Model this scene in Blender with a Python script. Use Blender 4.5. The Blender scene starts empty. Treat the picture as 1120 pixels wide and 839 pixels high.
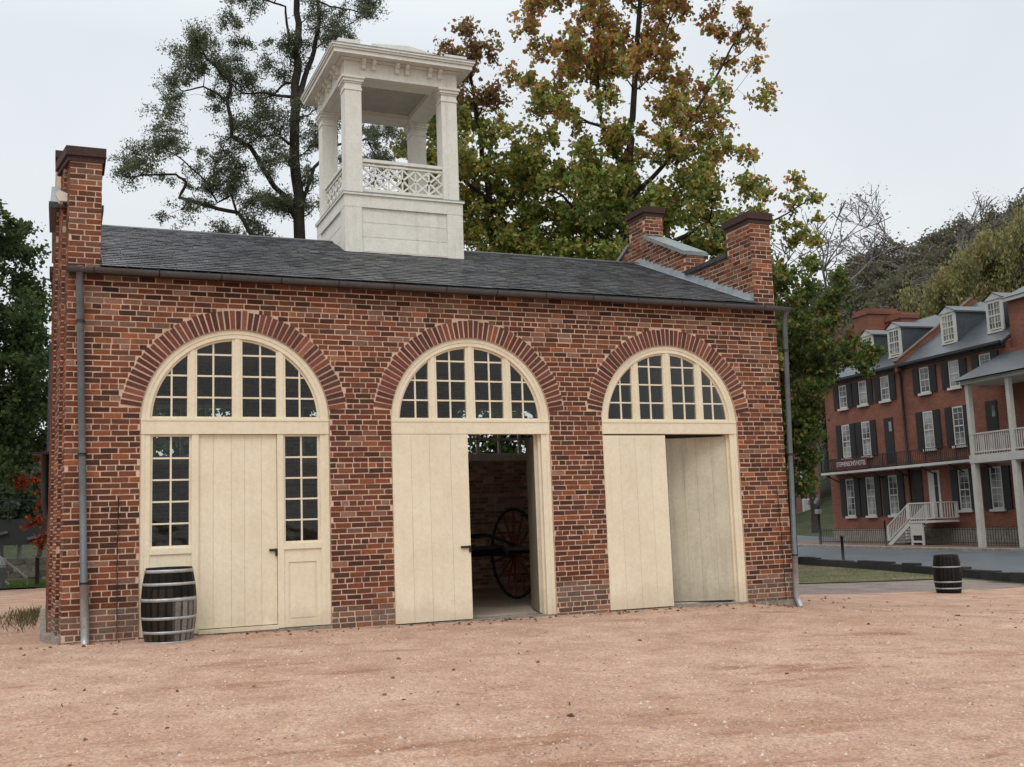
import bpy, math, random
import numpy as np
from mathutils import Vector, Matrix
random.seed(7); rng = np.random.default_rng(11)
PI = math.pi; R = math.radians
scene = bpy.context.scene
col = scene.collection
V = Vector

# ------------------------------------------------------------------ helpers
ORG = {}
def tag(o, label=None, cat=None, group=None, kind=None):
    if label: o['label'] = label
    if cat: o['category'] = cat
    if group: o['group'] = group
    if kind: o['kind'] = kind
    return o
def empty(name, loc, label, cat, group=None):
    o = bpy.data.objects.new(name, None); col.objects.link(o)
    o.location = loc; o.empty_display_size = .3
    ORG[o.name] = V(loc)
    return tag(o, label, cat, group)
def copy_tree(o, parent=None):
    c = o.copy(); col.objects.link(c); c.parent = parent
    for ch in [x for x in bpy.data.objects if x.parent == o]:
        copy_tree(ch, c)
    return c

class MB:
    def __init__(s): s.v = []; s.f = []; s.c = []; s.nv = 0; s.sm = []
    def add(s, vs, fs, c=(1, 1, 1), smooth=False):
        n = len(s.v); s.v.extend([tuple(p) for p in vs])
        for f in fs: s.f.append(tuple(i + n for i in f)); s.c.append(c); s.sm.append(smooth)
    def quad(s, a, b, c_, d, c=(1, 1, 1)): s.add([a, b, c_, d], [(0, 1, 2, 3)], c)
    def box(s, x0, x1, y0, y1, z0, z1, c=(1, 1, 1)):
        s.obox(V((x0, y0, z0)), V((x1 - x0, 0, 0)), V((0, y1 - y0, 0)), V((0, 0, z1 - z0)), c)
    def obox(s, o, a, b, h, c=(1, 1, 1)):
        p = [o, o + a, o + a + b, o + b]; q = [x + h for x in p]
        s.add(p + q, [(3, 2, 1, 0), (4, 5, 6, 7), (0, 1, 5, 4), (1, 2, 6, 5), (2, 3, 7, 6), (3, 0, 4, 7)], c)
    def prism(s, pts, h, c=(1, 1, 1)):          # pts: polygon of 3D points (ccw seen from +h), h: Vector
        n = len(pts); pts = [V(p) for p in pts]; h = V(h)
        s.add(pts + [p + h for p in pts], [tuple(reversed(range(n))), tuple(range(n, 2 * n))] +
              [(i, (i + 1) % n, (i + 1) % n + n, i + n) for i in range(n)], c)
    def bar(s, a, b, w, h, c=(1, 1, 1), up=V((0, 0, 1))):   # box beam from a to b
        a = V(a); b = V(b); d = (b - a); l = d.normalized()
        if abs(l.dot(up)) > .98: up = V((0, 1, 0))
        sd = l.cross(up).normalized(); u = sd.cross(l)
        s.obox(a - sd * w / 2 - u * h / 2, d, sd * w, u * h, c) if False else s.obox(a - sd * w / 2 - u * h / 2, sd * w, u * h, d, c) if (sd.cross(u)).dot(l) > 0 else s.obox(a + sd * w / 2 - u * h / 2, -sd * w, u * h, d, c)
    def tube(s, pts, rad, seg=8, c=(1, 1, 1), cap=True):
        pts = [V(p) for p in pts]; n = len(pts)
        if not hasattr(rad, '__len__'): rad = [rad] * n
        vs = []; prev = None
        for i, p in enumerate(pts):
            d = (pts[min(i + 1, n - 1)] - pts[max(i - 1, 0)]).normalized()
            if prev is None:
                r_ = d.cross(V((0, 0, 1)));
                if r_.length < .05: r_ = d.cross(V((0, 1, 0)))
            else: r_ = prev - d * prev.dot(d)
            r_.normalize(); prev = r_; q = d.cross(r_)
            for k in range(seg):
                a = 2 * PI * k / seg; vs.append(p + (r_ * math.cos(a) + q * math.sin(a)) * rad[i])
        fs = []
        for i in range(n - 1):
            for k in range(seg):
                k2 = (k + 1) % seg
                fs.append((i * seg + k, (i + 1) * seg + k, (i + 1) * seg + k2, i * seg + k2)[::-1])
        if cap: fs.append(tuple(range(seg))); fs.append(tuple(reversed(range((n - 1) * seg, n * seg))))
        s.add(vs, fs, c, True)
    def lathe(s, prof, o=(0, 0, 0), seg=24, c=None, axis=2):
        vs = []; n = len(prof)
        for (r_, z) in prof:
            for k in range(seg):
                a = 2 * PI * k / seg; p = (r_ * math.cos(a), r_ * math.sin(a), z)
                if axis == 0: p = (p[2], p[0], p[1])
                if axis == 1: p = (p[0], p[2], p[1])
                vs.append((o[0] + p[0], o[1] + p[1], o[2] + p[2]))
        N = len(s.v); s.v.extend(vs)
        for i in range(n - 1):
            for k in range(seg):
                k2 = (k + 1) % seg
                f = (i * seg + k, i * seg + k2, (i + 1) * seg + k2, (i + 1) * seg + k)
                if axis == 1: f = f[::-1]
                s.f.append(tuple(j + N for j in f)); s.c.append(c(i, k) if callable(c) else (c or (1, 1, 1))); s.sm.append(True)
    def build(s, name, mat, parent=None, kind=None):
        me = bpy.data.meshes.new(name)
        off = ORG.get(parent.name, V((0, 0, 0))) if parent else V((0, 0, 0))
        me.from_pydata([(p[0] - off.x, p[1] - off.y, p[2] - off.z) for p in s.v], [], s.f)
        if s.c:
            at = me.attributes.new('col', 'FLOAT_COLOR', 'FACE')
            arr = np.ones((len(s.f), 4), 'f'); arr[:, :3] = np.array(s.c, 'f'); at.data.foreach_set('color', arr.ravel())
        me.polygons.foreach_set('use_smooth', s.sm)
        me.materials.append(mat); me.update()
        o = bpy.data.objects.new(name, me); col.objects.link(o)
        ORG[o.name] = off
        if parent: o.parent = parent
        if kind: o['kind'] = kind
        return o

def leaf_mesh(name, P, N, S, C, mat, parent, asp=.55):
    """P centres (n,3), N random directions, S sizes, C colours -> diamond leaf cards folded along the midrib"""
    n = len(P)
    d = N / np.linalg.norm(N, axis=1, keepdims=True)
    w = rng.normal(size=(n, 3)); w -= (w * d).sum(1, keepdims=True) * d; w /= np.linalg.norm(w, axis=1, keepdims=True)
    S = S[:, None]
    v = np.empty((n, 4, 3)); v[:, 0] = P - d * S * .5; v[:, 2] = P + d * S * .5
    m = P - d * S * .08; fold = np.cross(d, w) * S * .12
    v[:, 1] = m + w * S * asp * .5 + fold; v[:, 3] = m - w * S * asp * .5 + fold
    off = ORG.get(parent.name, V((0, 0, 0))) if parent else V((0, 0, 0))
    v -= np.array(off)
    me = bpy.data.meshes.new(name)
    me.vertices.add(4 * n); me.vertices.foreach_set('co', v.astype('f').ravel())
    me.loops.add(4 * n); me.loops.foreach_set('vertex_index', np.arange(4 * n, dtype='i'))
    me.polygons.add(n); me.polygons.foreach_set('loop_start', np.arange(0, 4 * n, 4, dtype='i'))
    me.update(calc_edges=True)
    at = me.attributes.new('col', 'FLOAT_COLOR', 'FACE')
    arr = np.ones((n, 4), 'f'); arr[:, :3] = C; at.data.foreach_set('color', arr.ravel())
    me.materials.append(mat); me.validate()
    o = bpy.data.objects.new(name, me); col.objects.link(o); ORG[o.name] = off
    if parent: o.parent = parent
    return o

# ------------------------------------------------------------------ materials
def newmat(name):
    m = bpy.data.materials.new(name); m.use_nodes = True; nt = m.node_tree
    b = nt.nodes['Principled BSDF']; b.inputs['Specular IOR Level'].default_value = .3
    return m, nt, b
def nd(nt, t, **k):
    n = nt.nodes.new(t)
    for a, b in k.items(): setattr(n, a, b)
    return n
def noise(nt, scale, detail=4, rough=.6, vec=None):
    n = nd(nt, 'ShaderNodeTexNoise'); n.inputs['Scale'].default_value = scale; n.inputs['Detail'].default_value = detail; n.inputs['Roughness'].default_value = rough
    if vec: nt.links.new(vec, n.inputs['Vector'])
    return n
def ramp(nt, fac, stops):
    r_ = nd(nt, 'ShaderNodeValToRGB'); e = r_.color_ramp.elements
    while len(e) < len(stops): e.new(.5)
    for i, (p, c) in enumerate(stops): e[i].position = p; e[i].color = (*c, 1) if len(c) == 3 else c
    nt.links.new(fac, r_.inputs[0]); return r_
def mix(nt, fac, a, b, bt='MIX'):
    m = nd(nt, 'ShaderNodeMix', data_type='RGBA', blend_type=bt)
    for i, x in ((0, fac), (6, a), (7, b)):
        if hasattr(x, 'is_linked'): nt.links.new(x, m.inputs[i])
        elif isinstance(x, (int, float)): m.inputs[i].default_value = x
        else: m.inputs[i].default_value = (*x, 1)
    return m.outputs[2]
def geo_pos(nt): return nd(nt, 'ShaderNodeNewGeometry').outputs['Position']
def bump(nt, b, h, strength=.3, dist=.01):
    n = nd(nt, 'ShaderNodeBump'); n.inputs['Strength'].default_value = strength; n.inputs['Distance'].default_value = dist
    nt.links.new(h, n.inputs['Height']); nt.links.new(n.outputs[0], b.inputs['Normal'])
def colmat(name, tint=(1, 1, 1), rough=.7, nscale=3, namt=.3, fine=40, famt=.25, bmp=.25, bdist=.01, spec=.3, metal=0, dark=(.25, .22, .2), grime=None, streak=0):
    """face colour x tint, weathered by large and fine noise"""
    m, nt, b = newmat(name)
    a = nd(nt, 'ShaderNodeAttribute', attribute_name='col'); p = geo_pos(nt)
    c = mix(nt, 1.0, a.outputs['Color'], tint, 'MULTIPLY')
    n1 = noise(nt, nscale, 5, .65, p); r1 = ramp(nt, n1.outputs[0], [(.35, (0, 0, 0)), (.7, (1, 1, 1))])
    f1 = nd(nt, 'ShaderNodeMath', operation='MULTIPLY'); nt.links.new(r1.outputs[0], f1.inputs[0]); f1.inputs[1].default_value = namt
    dk = mix(nt, 1.0, c, dark, 'MULTIPLY')
    c = mix(nt, f1.outputs[0], c, dk)
    n2 = noise(nt, fine, 3, .7, p); r2 = ramp(nt, n2.outputs[0], [(.3, (1 - famt,) * 3), (.7, (1 + famt,) * 3)])
    c = mix(nt, 1.0, c, r2.outputs[0], 'MULTIPLY')
    if streak:
        mp = nd(nt, 'ShaderNodeMapping'); nt.links.new(p, mp.inputs[0]); mp.inputs['Scale'].default_value = (5, 5, .35)
        ns = noise(nt, 1.6, 5, .7, mp.outputs[0]); rs = ramp(nt, ns.outputs[0], [(.52, (1, 1, 1)), (.72, (1 - streak, 1 - streak * 1.05, 1 - streak * 1.15))]); c = mix(nt, 1.0, c, rs.outputs[0], 'MULTIPLY')
    if grime:
        sp = nd(nt, 'ShaderNodeSeparateXYZ'); nt.links.new(p, sp.inputs[0])
        ng = noise(nt, 4, 5, .7, p); ad = nd(nt, 'ShaderNodeMath', operation='MULTIPLY_ADD'); nt.links.new(ng.outputs[0], ad.inputs[0]); ad.inputs[1].default_value = -.9; nt.links.new(sp.outputs[2], ad.inputs[2])
        gr = ramp(nt, ad.outputs[0], [(0, (1, 1, 1)), (.28, (0, 0, 0))]); mg = nd(nt, 'ShaderNodeMath', operation='ADD'); nt.links.new(ad.outputs[0], mg.inputs[0]); mg.inputs[1].default_value = .45; nt.links.new(mg.outputs[0], gr.inputs[0])
        fg = nd(nt, 'ShaderNodeMath', operation='MULTIPLY'); nt.links.new(gr.outputs[0], fg.inputs[0]); fg.inputs[1].default_value = .38
        c = mix(nt, fg.outputs[0], c, grime)
    nt.links.new(c, b.inputs['Base Color']); b.inputs['Roughness'].default_value = rough
    b.inputs['Specular IOR Level'].default_value = spec; b.inputs['Metallic'].default_value = metal
    if bmp: bump(nt, b, n2.outputs[0], bmp, bdist)
    return m
M = {}
M['brick'] = colmat('weathered brick', rough=.85, nscale=1.3, namt=.45, fine=55, famt=.35, bmp=.5, bdist=.006, spec=.25, dark=(.55, .50, .48))
M['mortar'] = colmat('lime mortar', (.68, .485, .36), .95, 2.2, .6, 70, .3, .5, .006, .15, dark=(.45, .42, .42))
M['inner'] = colmat('painted inner brick', (.62, .50, .42), .9, 2, .5, 20, .3, 0)
M['cream'] = colmat('cream paint', (.79, .70, .53), .5, 1.4, .26, 22, .06, .15, .002, .35, dark=(.66, .58, .46), grime=(.46, .36, .26), streak=.07)
M['shadecream'] = colmat('shaded cream paint', (.58, .53, .41), .6, 1.4, .4, 22, .08, .15, .002, .25, dark=(.6, .55, .48), grime=(.30, .23, .17), streak=.2)  # darker copy of the cream paint, shade on the open leaves put into its colour
M['white'] = colmat('aged white paint', (.74, .715, .645), .55, 3.0, .32, 25, .08, .15, .002, .3, dark=(.68, .64, .57), streak=.16)
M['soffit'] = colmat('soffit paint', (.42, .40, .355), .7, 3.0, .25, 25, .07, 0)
M['hwhite'] = colmat('white trim paint', (.50, .485, .45), .6, 2, .2, 8, .08, 0)
M['slate'] = colmat('wet slate', (.62, .64, .66), .27, 1.6, .7, 30, .35, .3, .004, .5, dark=(.55, .56, .58))
M['lead'] = colmat('lead flashing', (.30, .33, .35), .5, 6, .4, 30, .2, .3, .004, .4)
M['gutter'] = colmat('dull metal gutter', (.085, .085, .09), .45, 4, .4, 30, .2, .2, .003, .5, dark=(.5, .42, .35))
M['pipe'] = colmat('grey painted pipe', (.115, .125, .135), .5, 3, .4, 30, .2, .2, .003, .5)
M['galv'] = colmat('galvanised iron', (.40, .41, .41), .42, 8, .4, 40, .2, .2, .002, .5, .35)
M['iron'] = colmat('black iron', (.016, .016, .017), .5, 6, .3, 30, .2, 0, spec=.4)
M['stone'] = colmat('rough grey stone', (.30, .265, .225), .9, 3, .5, 18, .35, .6, .02, .2)
M['curb'] = colmat('dark wet stone', (.035, .032, .03), .8, 2, .4, 18, .35, .6, .03, .3)
M['stave'] = colmat('oak staves', (.9, .9, .9), .55, 5, .4, 35, .3, .4, .004, .12)
M['wood'] = colmat('dull wood', (1, 1, 1), .75, 5, .35, 35, .25, .3, .004, .25)
M['hslate'] = colmat('far slate', (.055, .065, .075), .42, .8, .35, 5, .25, 0, spec=.5)
M['shutter'] = colmat('dark shutter paint', (.020, .016, .018), .6, 2, .2, 12, .2, 0)
M['bark'] = colmat('bark', (.050, .043, .036), .95, 4, .5, 22, .4, .8, .03, .15)
M['farbark'] = colmat('far bark', (.20, .185, .19), .95, 1, .2, 5, .2, 0)  # greyed tint, distance haze mixed into the bark colour
M['floor'] = colmat('worn concrete floor', (.55, .46, .38), .8, 1, .4, 15, .2, 0)
M['signred'] = colmat('maroon sign paint', (.075, .014, .022), .5, 2, .2, 10, .1, 0)
M['redwheel'] = colmat('dull red paint', (.16, .022, .015), .5, 6, .4, 30, .2, 0)
M['pebble'] = colmat('pebbles', (1, 1, 1), .8, 5, .1, 60, .2, 0)

def leafmat(name, trans=.5, haze=None):
    m, nt, b = newmat(name)
    a = nd(nt, 'ShaderNodeAttribute', attribute_name='col'); c = a.outputs['Color']
    n1 = noise(nt, 9, 2, .5, geo_pos(nt)); r1 = ramp(nt, n1.outputs[0], [(.3, (.75,) * 3), (.7, (1.25,) * 3)])
    c = mix(nt, 1.0, c, r1.outputs[0], 'MULTIPLY')
    nt.links.new(c, b.inputs['Base Color']); b.inputs['Roughness'].default_value = .55; b.inputs['Specular IOR Level'].default_value = .25
    t = nd(nt, 'ShaderNodeBsdfTranslucent'); nt.links.new(c, t.inputs[0])
    mx = nd(nt, 'ShaderNodeMixShader'); mx.inputs[0].default_value = trans
    nt.links.new(b.outputs[0], mx.inputs[1]); nt.links.new(t.outputs[0], mx.inputs[2])
    nt.links.new(mx.outputs[0], nt.nodes['Material Output'].inputs[0]); return m
M['leaf'] = leafmat('leaves')

def glassmat(name, tint, gl=.12):
    m, nt, b = newmat(name)
    nt.nodes.remove(b)
    t = nd(nt, 'ShaderNodeBsdfTransparent'); t.inputs[0].default_value = (*tint, 1)
    g = nd(nt, 'ShaderNodeBsdfGlossy'); g.inputs['Roughness'].default_value = .04; g.inputs[0].default_value = (.8, .85, .85, 1)
    fr = nd(nt, 'ShaderNodeFresnel'); fr.inputs[0].default_value = 1.5
    n = noise(nt, 2.5, 2, .5, geo_pos(nt)); bp_ = nd(nt, 'ShaderNodeBump'); bp_.inputs['Strength'].default_value = .15; bp_.inputs['Distance'].default_value = .05
    nt.links.new(n.outputs[0], bp_.inputs['Height']); nt.links.new(bp_.outputs[0], g.inputs['Normal'])
    mx = nd(nt, 'ShaderNodeMixShader'); nt.links.new(fr.outputs[0], mx.inputs[0])
    nt.links.new(t.outputs[0], mx.inputs[1]); nt.links.new(g.outputs[0], mx.inputs[2])
    nt.links.new(mx.outputs[0], nt.nodes['Material Output'].inputs[0]); return m
M['glass'] = glassmat('old window glass', (.62, .68, .66))
def farglass():
    m, nt, b = newmat('far window glass')
    n = noise(nt, .9, 2, .5, geo_pos(nt)); r_ = ramp(nt, n.outputs[0], [(.4, (.05, .055, .06)), (.6, (.30, .31, .30))])
    nt.links.new(r_.outputs[0], b.inputs['Base Color']); b.inputs['Roughness'].default_value = .12; return m
M['farglass'] = farglass()

def hotelbrick(name, c1, c2, mo, dirv):
    m, nt, b = newmat(name)
    p = geo_pos(nt)
    dt = nd(nt, 'ShaderNodeVectorMath', operation='DOT_PRODUCT'); nt.links.new(p, dt.inputs[0]); dt.inputs[1].default_value = dirv
    sp = nd(nt, 'ShaderNodeSeparateXYZ'); nt.links.new(p, sp.inputs[0])
    cb = nd(nt, 'ShaderNodeCombineXYZ'); nt.links.new(dt.outputs['Value'], cb.inputs[0]); nt.links.new(sp.outputs[2], cb.inputs[1])
    bt = nd(nt, 'ShaderNodeTexBrick'); nt.links.new(cb.outputs[0], bt.inputs[0])
    bt.inputs['Scale'].default_value = 1; bt.inputs['Brick Width'].default_value = .22; bt.inputs['Row Height'].default_value = .075
    bt.inputs['Mortar Size'].default_value = .006; bt.inputs['Color1'].default_value = (*c1, 1); bt.inputs['Color2'].default_value = (*c2, 1); bt.inputs['Mortar'].default_value = (*mo, 1)
    n1 = noise(nt, .7, 5, .65, p); r1 = ramp(nt, n1.outputs[0], [(.3, (.68, .66, .68)), (.7, (1.2, 1.15, 1.1))])
    c = mix(nt, 1.0, bt.outputs[0], r1.outputs[0], 'MULTIPLY')
    nt.links.new(c, b.inputs['Base Color']); b.inputs['Roughness'].default_value = .85; return m
M['hbrick'] = hotelbrick('hotel brick', (.215, .082, .052), (.16, .060, .040), (.21, .115, .085), (-.09, -1, 0))
M['fbrick'] = hotelbrick('far brick', (.17, .085, .065), (.13, .066, .05), (.2, .14, .12), (-.6, -.8, 0))

# ------------------------------------------------------------------ ground height
CP = np.array([(0, -14, -.35), (-6, -14, -.35), (7, -12, -.42), (14, -9, -.55), (0, -7, -.2), (6, -6, -.28), (11, -4, -.42), (0, -.3, -.0), (-3, 1, -.03), (2, -.3, -.01), (3.4, -.1, -.045),
 (6.6, -.1, -.085), (8.5, -.1, -.10), (9.9, 0, -.115), (10.75, 0, -.22), (5, 3.6, -.25), (5, 8, -.2), (10.9, 7.3, -.35), (16, 0, -.6), (20.1, 5.7, -.81), (26.6, 20.7, -.80), (24.4, 7.75, -.85),
 (19.1, 10.8, -.75), (14, 10, -.6), (35, 31, -.56), (37.1, 34.2, -.56), (35.3, 17.5, -.6), (31, 20, -.68), (33, 10, -.65), (40, 36, -.5), (39, 21, -.6), (39.5, 8, -.6), (-.2, 7.3, -.06), (-1.5, 21.7, -.15), (-.2, 21, -.15), (-12, 18, -.15), (-18, -4, -.3), (-12, 45, -.1), (14, 40, -.4), (60, 60, .2), (60, 0, -.4), (-60, -10, -.3), (-60, 60, 0), (40, -50, -.6), (-40, -60, -.4)], float)
def _rbf():
    P = CP[:, :2]; n = len(P); K = np.linalg.norm(P[:, None] - P[None], axis=2)
    A = np.zeros((n + 3, n + 3)); A[:n, :n] = K - np.eye(n) * .05; A[:n, n] = 1; A[:n, n + 1:] = P; A[n:, :n] = A[:n, n:].T
    b = np.zeros(n + 3); b[:n] = CP[:, 2]; return np.linalg.solve(A, b)
W_ = _rbf()
def gz(x, y):
    x = np.asarray(x, float); y = np.asarray(y, float); shp = x.shape
    q = np.stack([x.ravel(), y.ravel()], 1)
    d = np.linalg.norm(q[:, None] - CP[None, :, :2], axis=2)
    z = d @ W_[:-3] + W_[-3] + q @ W_[-2:]
    r_ = np.linalg.norm(q - [10, 10], axis=1); k = np.clip((r_ - 60) / 60, 0, 1)
    z = z * (1 - k) + (-.4) * k
    return z.reshape(shp) if shp else float(z[0])
def sstep(a, b, x): t = np.clip((x - a) / (b - a), 0, 1); return t * t * (3 - 2 * t)
CAM = V((-.034, -14.238, 1.246)); YAW = 23.063
def hill(x, y):
    x = np.asarray(x, float); y = np.asarray(y, float)
    d = np.hypot(x - CAM.x, y - CAM.y); az = np.degrees(np.arctan2(x - CAM.x, y - CAM.y))
    return 24 * sstep(78, 165, d) * sstep(34, 42, az) * (1 - sstep(70, 100, az)) + 16 * sstep(80, 170, d) * (1 - sstep(0, 16, az)) * sstep(-60, -30, az)
def grid_sheet(xs, ys, off, mask=None, zf=None):
    X, Y = np.meshgrid(xs, ys, indexing='ij')
    Z = gz(X, Y) + hill(X, Y) + off
    if zf: Z = Z + zf(X, Y)
    nx, ny = X.shape; mb = MB()
    mb.v = list(zip(X.ravel().tolist(), Y.ravel().tolist(), Z.ravel().tolist()))
    for i in range(nx - 1):
        for j in range(ny - 1):
            if mask and not mask((xs[i] + xs[i + 1]) / 2, (ys[j] + ys[j + 1]) / 2): continue
            a = i * ny + j; mb.f.append((a, a + ny, a + ny + 1, a + 1)); mb.c.append((1, 1, 1)); mb.sm.append(True)
    return mb

# ground materials
def gravelmat():
    m, nt, b = newmat('pink crushed gravel')
    p = geo_pos(nt)
    n0 = noise(nt, .22, 4, .6, p); n1 = noise(nt, 1.6, 6, .7, p)
    mp = nd(nt, 'ShaderNodeMapping'); nt.links.new(p, mp.inputs[0]); mp.inputs['Scale'].default_value = (.5, 1.6, 1); mp.inputs['Rotation'].default_value = (0, 0, R(-15))
    n2 = noise(nt, 1.3, 5, .7, mp.outputs[0])
    c = ramp(nt, n1.outputs[0], [(.32, (.335, .205, .142)), (.5, (.42, .275, .198)), (.72, (.51, .36, .27))]).outputs[0]
    st = ramp(nt, n2.outputs[0], [(.56, (1, 1, 1)), (.66, (.72, .60, .52)), (.78, (.55, .43, .36))]).outputs[0]
    c = mix(nt, .85, c, st, 'MULTIPLY')
    big = ramp(nt, n0.outputs[0], [(.3, (.93, .88, .84)), (.7, (1.05, 1.06, 1.08))]).outputs[0]
    c = mix(nt, 1.0, c, big, 'MULTIPLY')
    vo = nd(nt, 'ShaderNodeTexVoronoi'); vo.inputs['Scale'].default_value = 55; nt.links.new(p, vo.inputs['Vector'])
    vr = ramp(nt, vo.outputs['Color'], [(.1, (.62, .60, .6)), (.5, (1, 1, 1)), (.92, (1.45, 1.4, 1.35))]).outputs[0]
    c = mix(nt, .7, c, vr, 'MULTIPLY')
    vo2 = nd(nt, 'ShaderNodeTexVoronoi'); vo2.inputs['Scale'].default_value = 19; nt.links.new(p, vo2.inputs['Vector'])
    s2 = ramp(nt, vo2.outputs['Distance'], [(.0, (1, 1, 1)), (.16, (1, 1, 1)), (.2, (0, 0, 0))]).outputs[0]
    s3 = ramp(nt, vo2.outputs['Color'], [(.62, (0, 0, 0)), (.66, (1, 1, 1))]).outputs[0]
    ff = mix(nt, 1.0, s2, s3, 'MULTIPLY')
    sc = ramp(nt, noise(nt, 12, 1, .5, p).outputs[0], [(.45, (.16, .12, .10)), (.55, (.62, .54, .48))]).outputs[0]
    c = mix(nt, ff, c, sc)
    nt.links.new(c, b.inputs['Base Color']); b.inputs['Roughness'].default_value = .85; b.inputs['Specular IOR Level'].default_value = .25
    n3 = noise(nt, 30, 5, .8, p); ad = nd(nt, 'ShaderNodeMath', operation='ADD'); nt.links.new(n3.outputs[0], ad.inputs[0])
    mu = nd(nt, 'ShaderNodeMath', operation='MULTIPLY'); nt.links.new(n2.outputs[0], mu.inputs[0]); mu.inputs[1].default_value = 4; nt.links.new(mu.outputs[0], ad.inputs[1])
    bump(nt, b, ad.outputs[0], .6, .02); return m
def simple_ground(name, c1, c2, c3, sc, fine, rough=.85, bd=.02):
    m, nt, b = newmat(name); p = geo_pos(nt)
    n1 = noise(nt, sc, 6, .7, p); c = ramp(nt, n1.outputs[0], [(.3, c1), (.5, c2), (.7, c3)]).outputs[0]
    n2 = noise(nt, fine, 4, .7, p); r2 = ramp(nt, n2.outputs[0], [(.3, (.65,) * 3), (.7, (1.3,) * 3)]).outputs[0]
    c = mix(nt, 1.0, c, r2, 'MULTIPLY'); nt.links.new(c, b.inputs['Base Color']); b.inputs['Roughness'].default_value = rough
    bump(nt, b, n2.outputs[0], .5, bd); return m
M['gravel'] = gravelmat()
M['turf'] = simple_ground('rough turf', (.055, .060, .022), (.10, .095, .04), (.19, .14, .08), .9, 14)
M['asphalt'] = simple_ground('wet asphalt', (.085, .100, .112), (.105, .12, .132), (.125, .14, .152), .5, 30, .5, .01)
M['paving'] = simple_ground('brick paving', (.11, .07, .055), (.15, .095, .075), (.20, .14, .12), 1.2, 20, .7)
M['dirt'] = simple_ground('bare dirt', (.14, .11, .09), (.20, .16, .14), (.27, .21, .18), 1.2, 20, .8)
M['hillm'] = simple_ground('hill undergrowth', (.022, .035, .012), (.04, .05, .02), (.07, .065, .03), .15, 1.5, .9, .3)

# ground sheets
def lin(a, b, n): return list(np.linspace(a, b, n))
xs = [-600, -400, -250, -160, -110, -80, -60, -45] + lin(-34, 60, 95) + [66, 74, 82, 90, 100, 110, 120, 135, 150, 180, 230, 300, 420, 700]
ys = [-500, -300, -180, -110, -70, -50, -38, -30] + lin(-24, 64, 89) + [72, 80, 90, 100, 110, 120, 135, 150, 170, 190, 220, 300, 450, 800]
grid_sheet(xs, ys, -.03).build('ground', M['hillm'], kind='structure')
CA = np.array([27.95, 22.9]); CB = np.array([24.3, 7.4]); cdir = (CB - CA) / np.linalg.norm(CB - CA)
def side(x, y):       # signed distance to kerb line, + = street side (east)
    return (x - CA[0]) * (-cdir[1]) + (y - CA[1]) * cdir[0]
def gravel_edge(x, y):   # beyond this the court stops
    return (y < 6.0 + .9 * math.sin(x * .35) + (x - 20) * -.25) if x > 11 else (y < 21.2 + .5 * math.sin(x) if x < 0 else (y < 12))
fx = lin(-24, 34, 175); fy = lin(-22, 24, 139)
grid_sheet(fx, fy, .0, lambda x, y: side(x, y) < -.9 and gravel_edge(x, y)).build('gravel_court', M['gravel'], kind='structure')
grid_sheet(lin(10.5, 27, 50), lin(3, 24, 60), -.012, lambda x, y: side(x, y) < -.45 and y < 24).build('dirt_path', M['dirt'], kind='structure')
def strip(p0, p1, w0, w1, off, name, mat, n=60, h=0):
    mb = MB(); p0 = np.array(p0, float); p1 = np.array(p1, float); d = (p1 - p0); L = np.linalg.norm(d); d /= L; nn = np.array([-d[1], d[0]])
    K = 12; P = []
    for i in range(n + 1):
        for k in range(K + 1):
            q = p0 + d * L * i / n + nn * (w0 + (w1 - w0) * k / K); P.append((q[0], q[1], gz(q[0], q[1]) + off))
    mb.v = P
    for i in range(n):
        for k in range(K):
            a = i * (K + 1) + k; mb.f.append((a, a + K + 1, a + K + 2, a + 1)[::-1] if False else (a, a + K + 1, a + K + 2, a + 1)); mb.c.append((1, 1, 1)); mb.sm.append(True)
    return mb.build(name, mat, kind='structure')
S0 = CA - cdir * 45; S1 = CB + cdir * 40
strip(S0, S1, 0, 12.5, .02, 'street', M['asphalt'], 120)
# ------------------------------------------------------------------ turf patches with blades
strip(CA - cdir * 1, CA + cdir * 13.2, -6.2, -.4, .015, 'turf_strip', M['turf'], 60)
def blades(name, pts, h, cols, label):
    n = len(pts); P = np.array(pts); N = rng.normal(size=(n, 3)) * .35; N[:, 2] = 1
    S = h * rng.uniform(.6, 1.4, n); P = P.copy(); P[:, 2] += S * .4
    C = np.array(cols)[rng.integers(0, len(cols), n)] * rng.uniform(.7, 1.3, (n, 1))
    o = leaf_mesh(name, P, N, S, C, M['leaf'], None, .16); tag(o, label, 'grass', kind='stuff'); return o
def scatter(n, f):
    out = []
    while len(out) < n:
        x, y = f(); out.append((x, y, gz(x, y)))
    return out
nn_ = np.array([-cdir[1], cdir[0]])
def turf_pt():
    t = random.uniform(-1, 13); q = CA + cdir * t + nn_ * random.uniform(-6, -.5); return q[0], q[1]
GC = [(.10, .11, .04), (.08, .085, .03), (.20, .155, .09), (.15, .125, .06)]
blades('kerbside_grass', scatter(6500, turf_pt), .06, GC, 'patchy short grass between the gravel and the dark stone kerb')
blades('wall_foot_grass', scatter(1100, lambda: (-.35 - abs(random.gauss(0, .3)), random.gauss(6.2, 1.3))), .08, GC, 'tuft of yellowed grass at the foot of the brick side wall')
grid_sheet(lin(-30, 1.4, 40), lin(21.6, 29, 14), .02).build('lawn', M['turf'], kind='structure')
blades('lawn_grass', scatter(14000, lambda: (random.uniform(-6, 1), random.uniform(21.6, 29))), .10, [(.09, .15, .03), (.07, .12, .025), (.12, .16, .04)], 'bright green lawn in front of the low stone wall')
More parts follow.
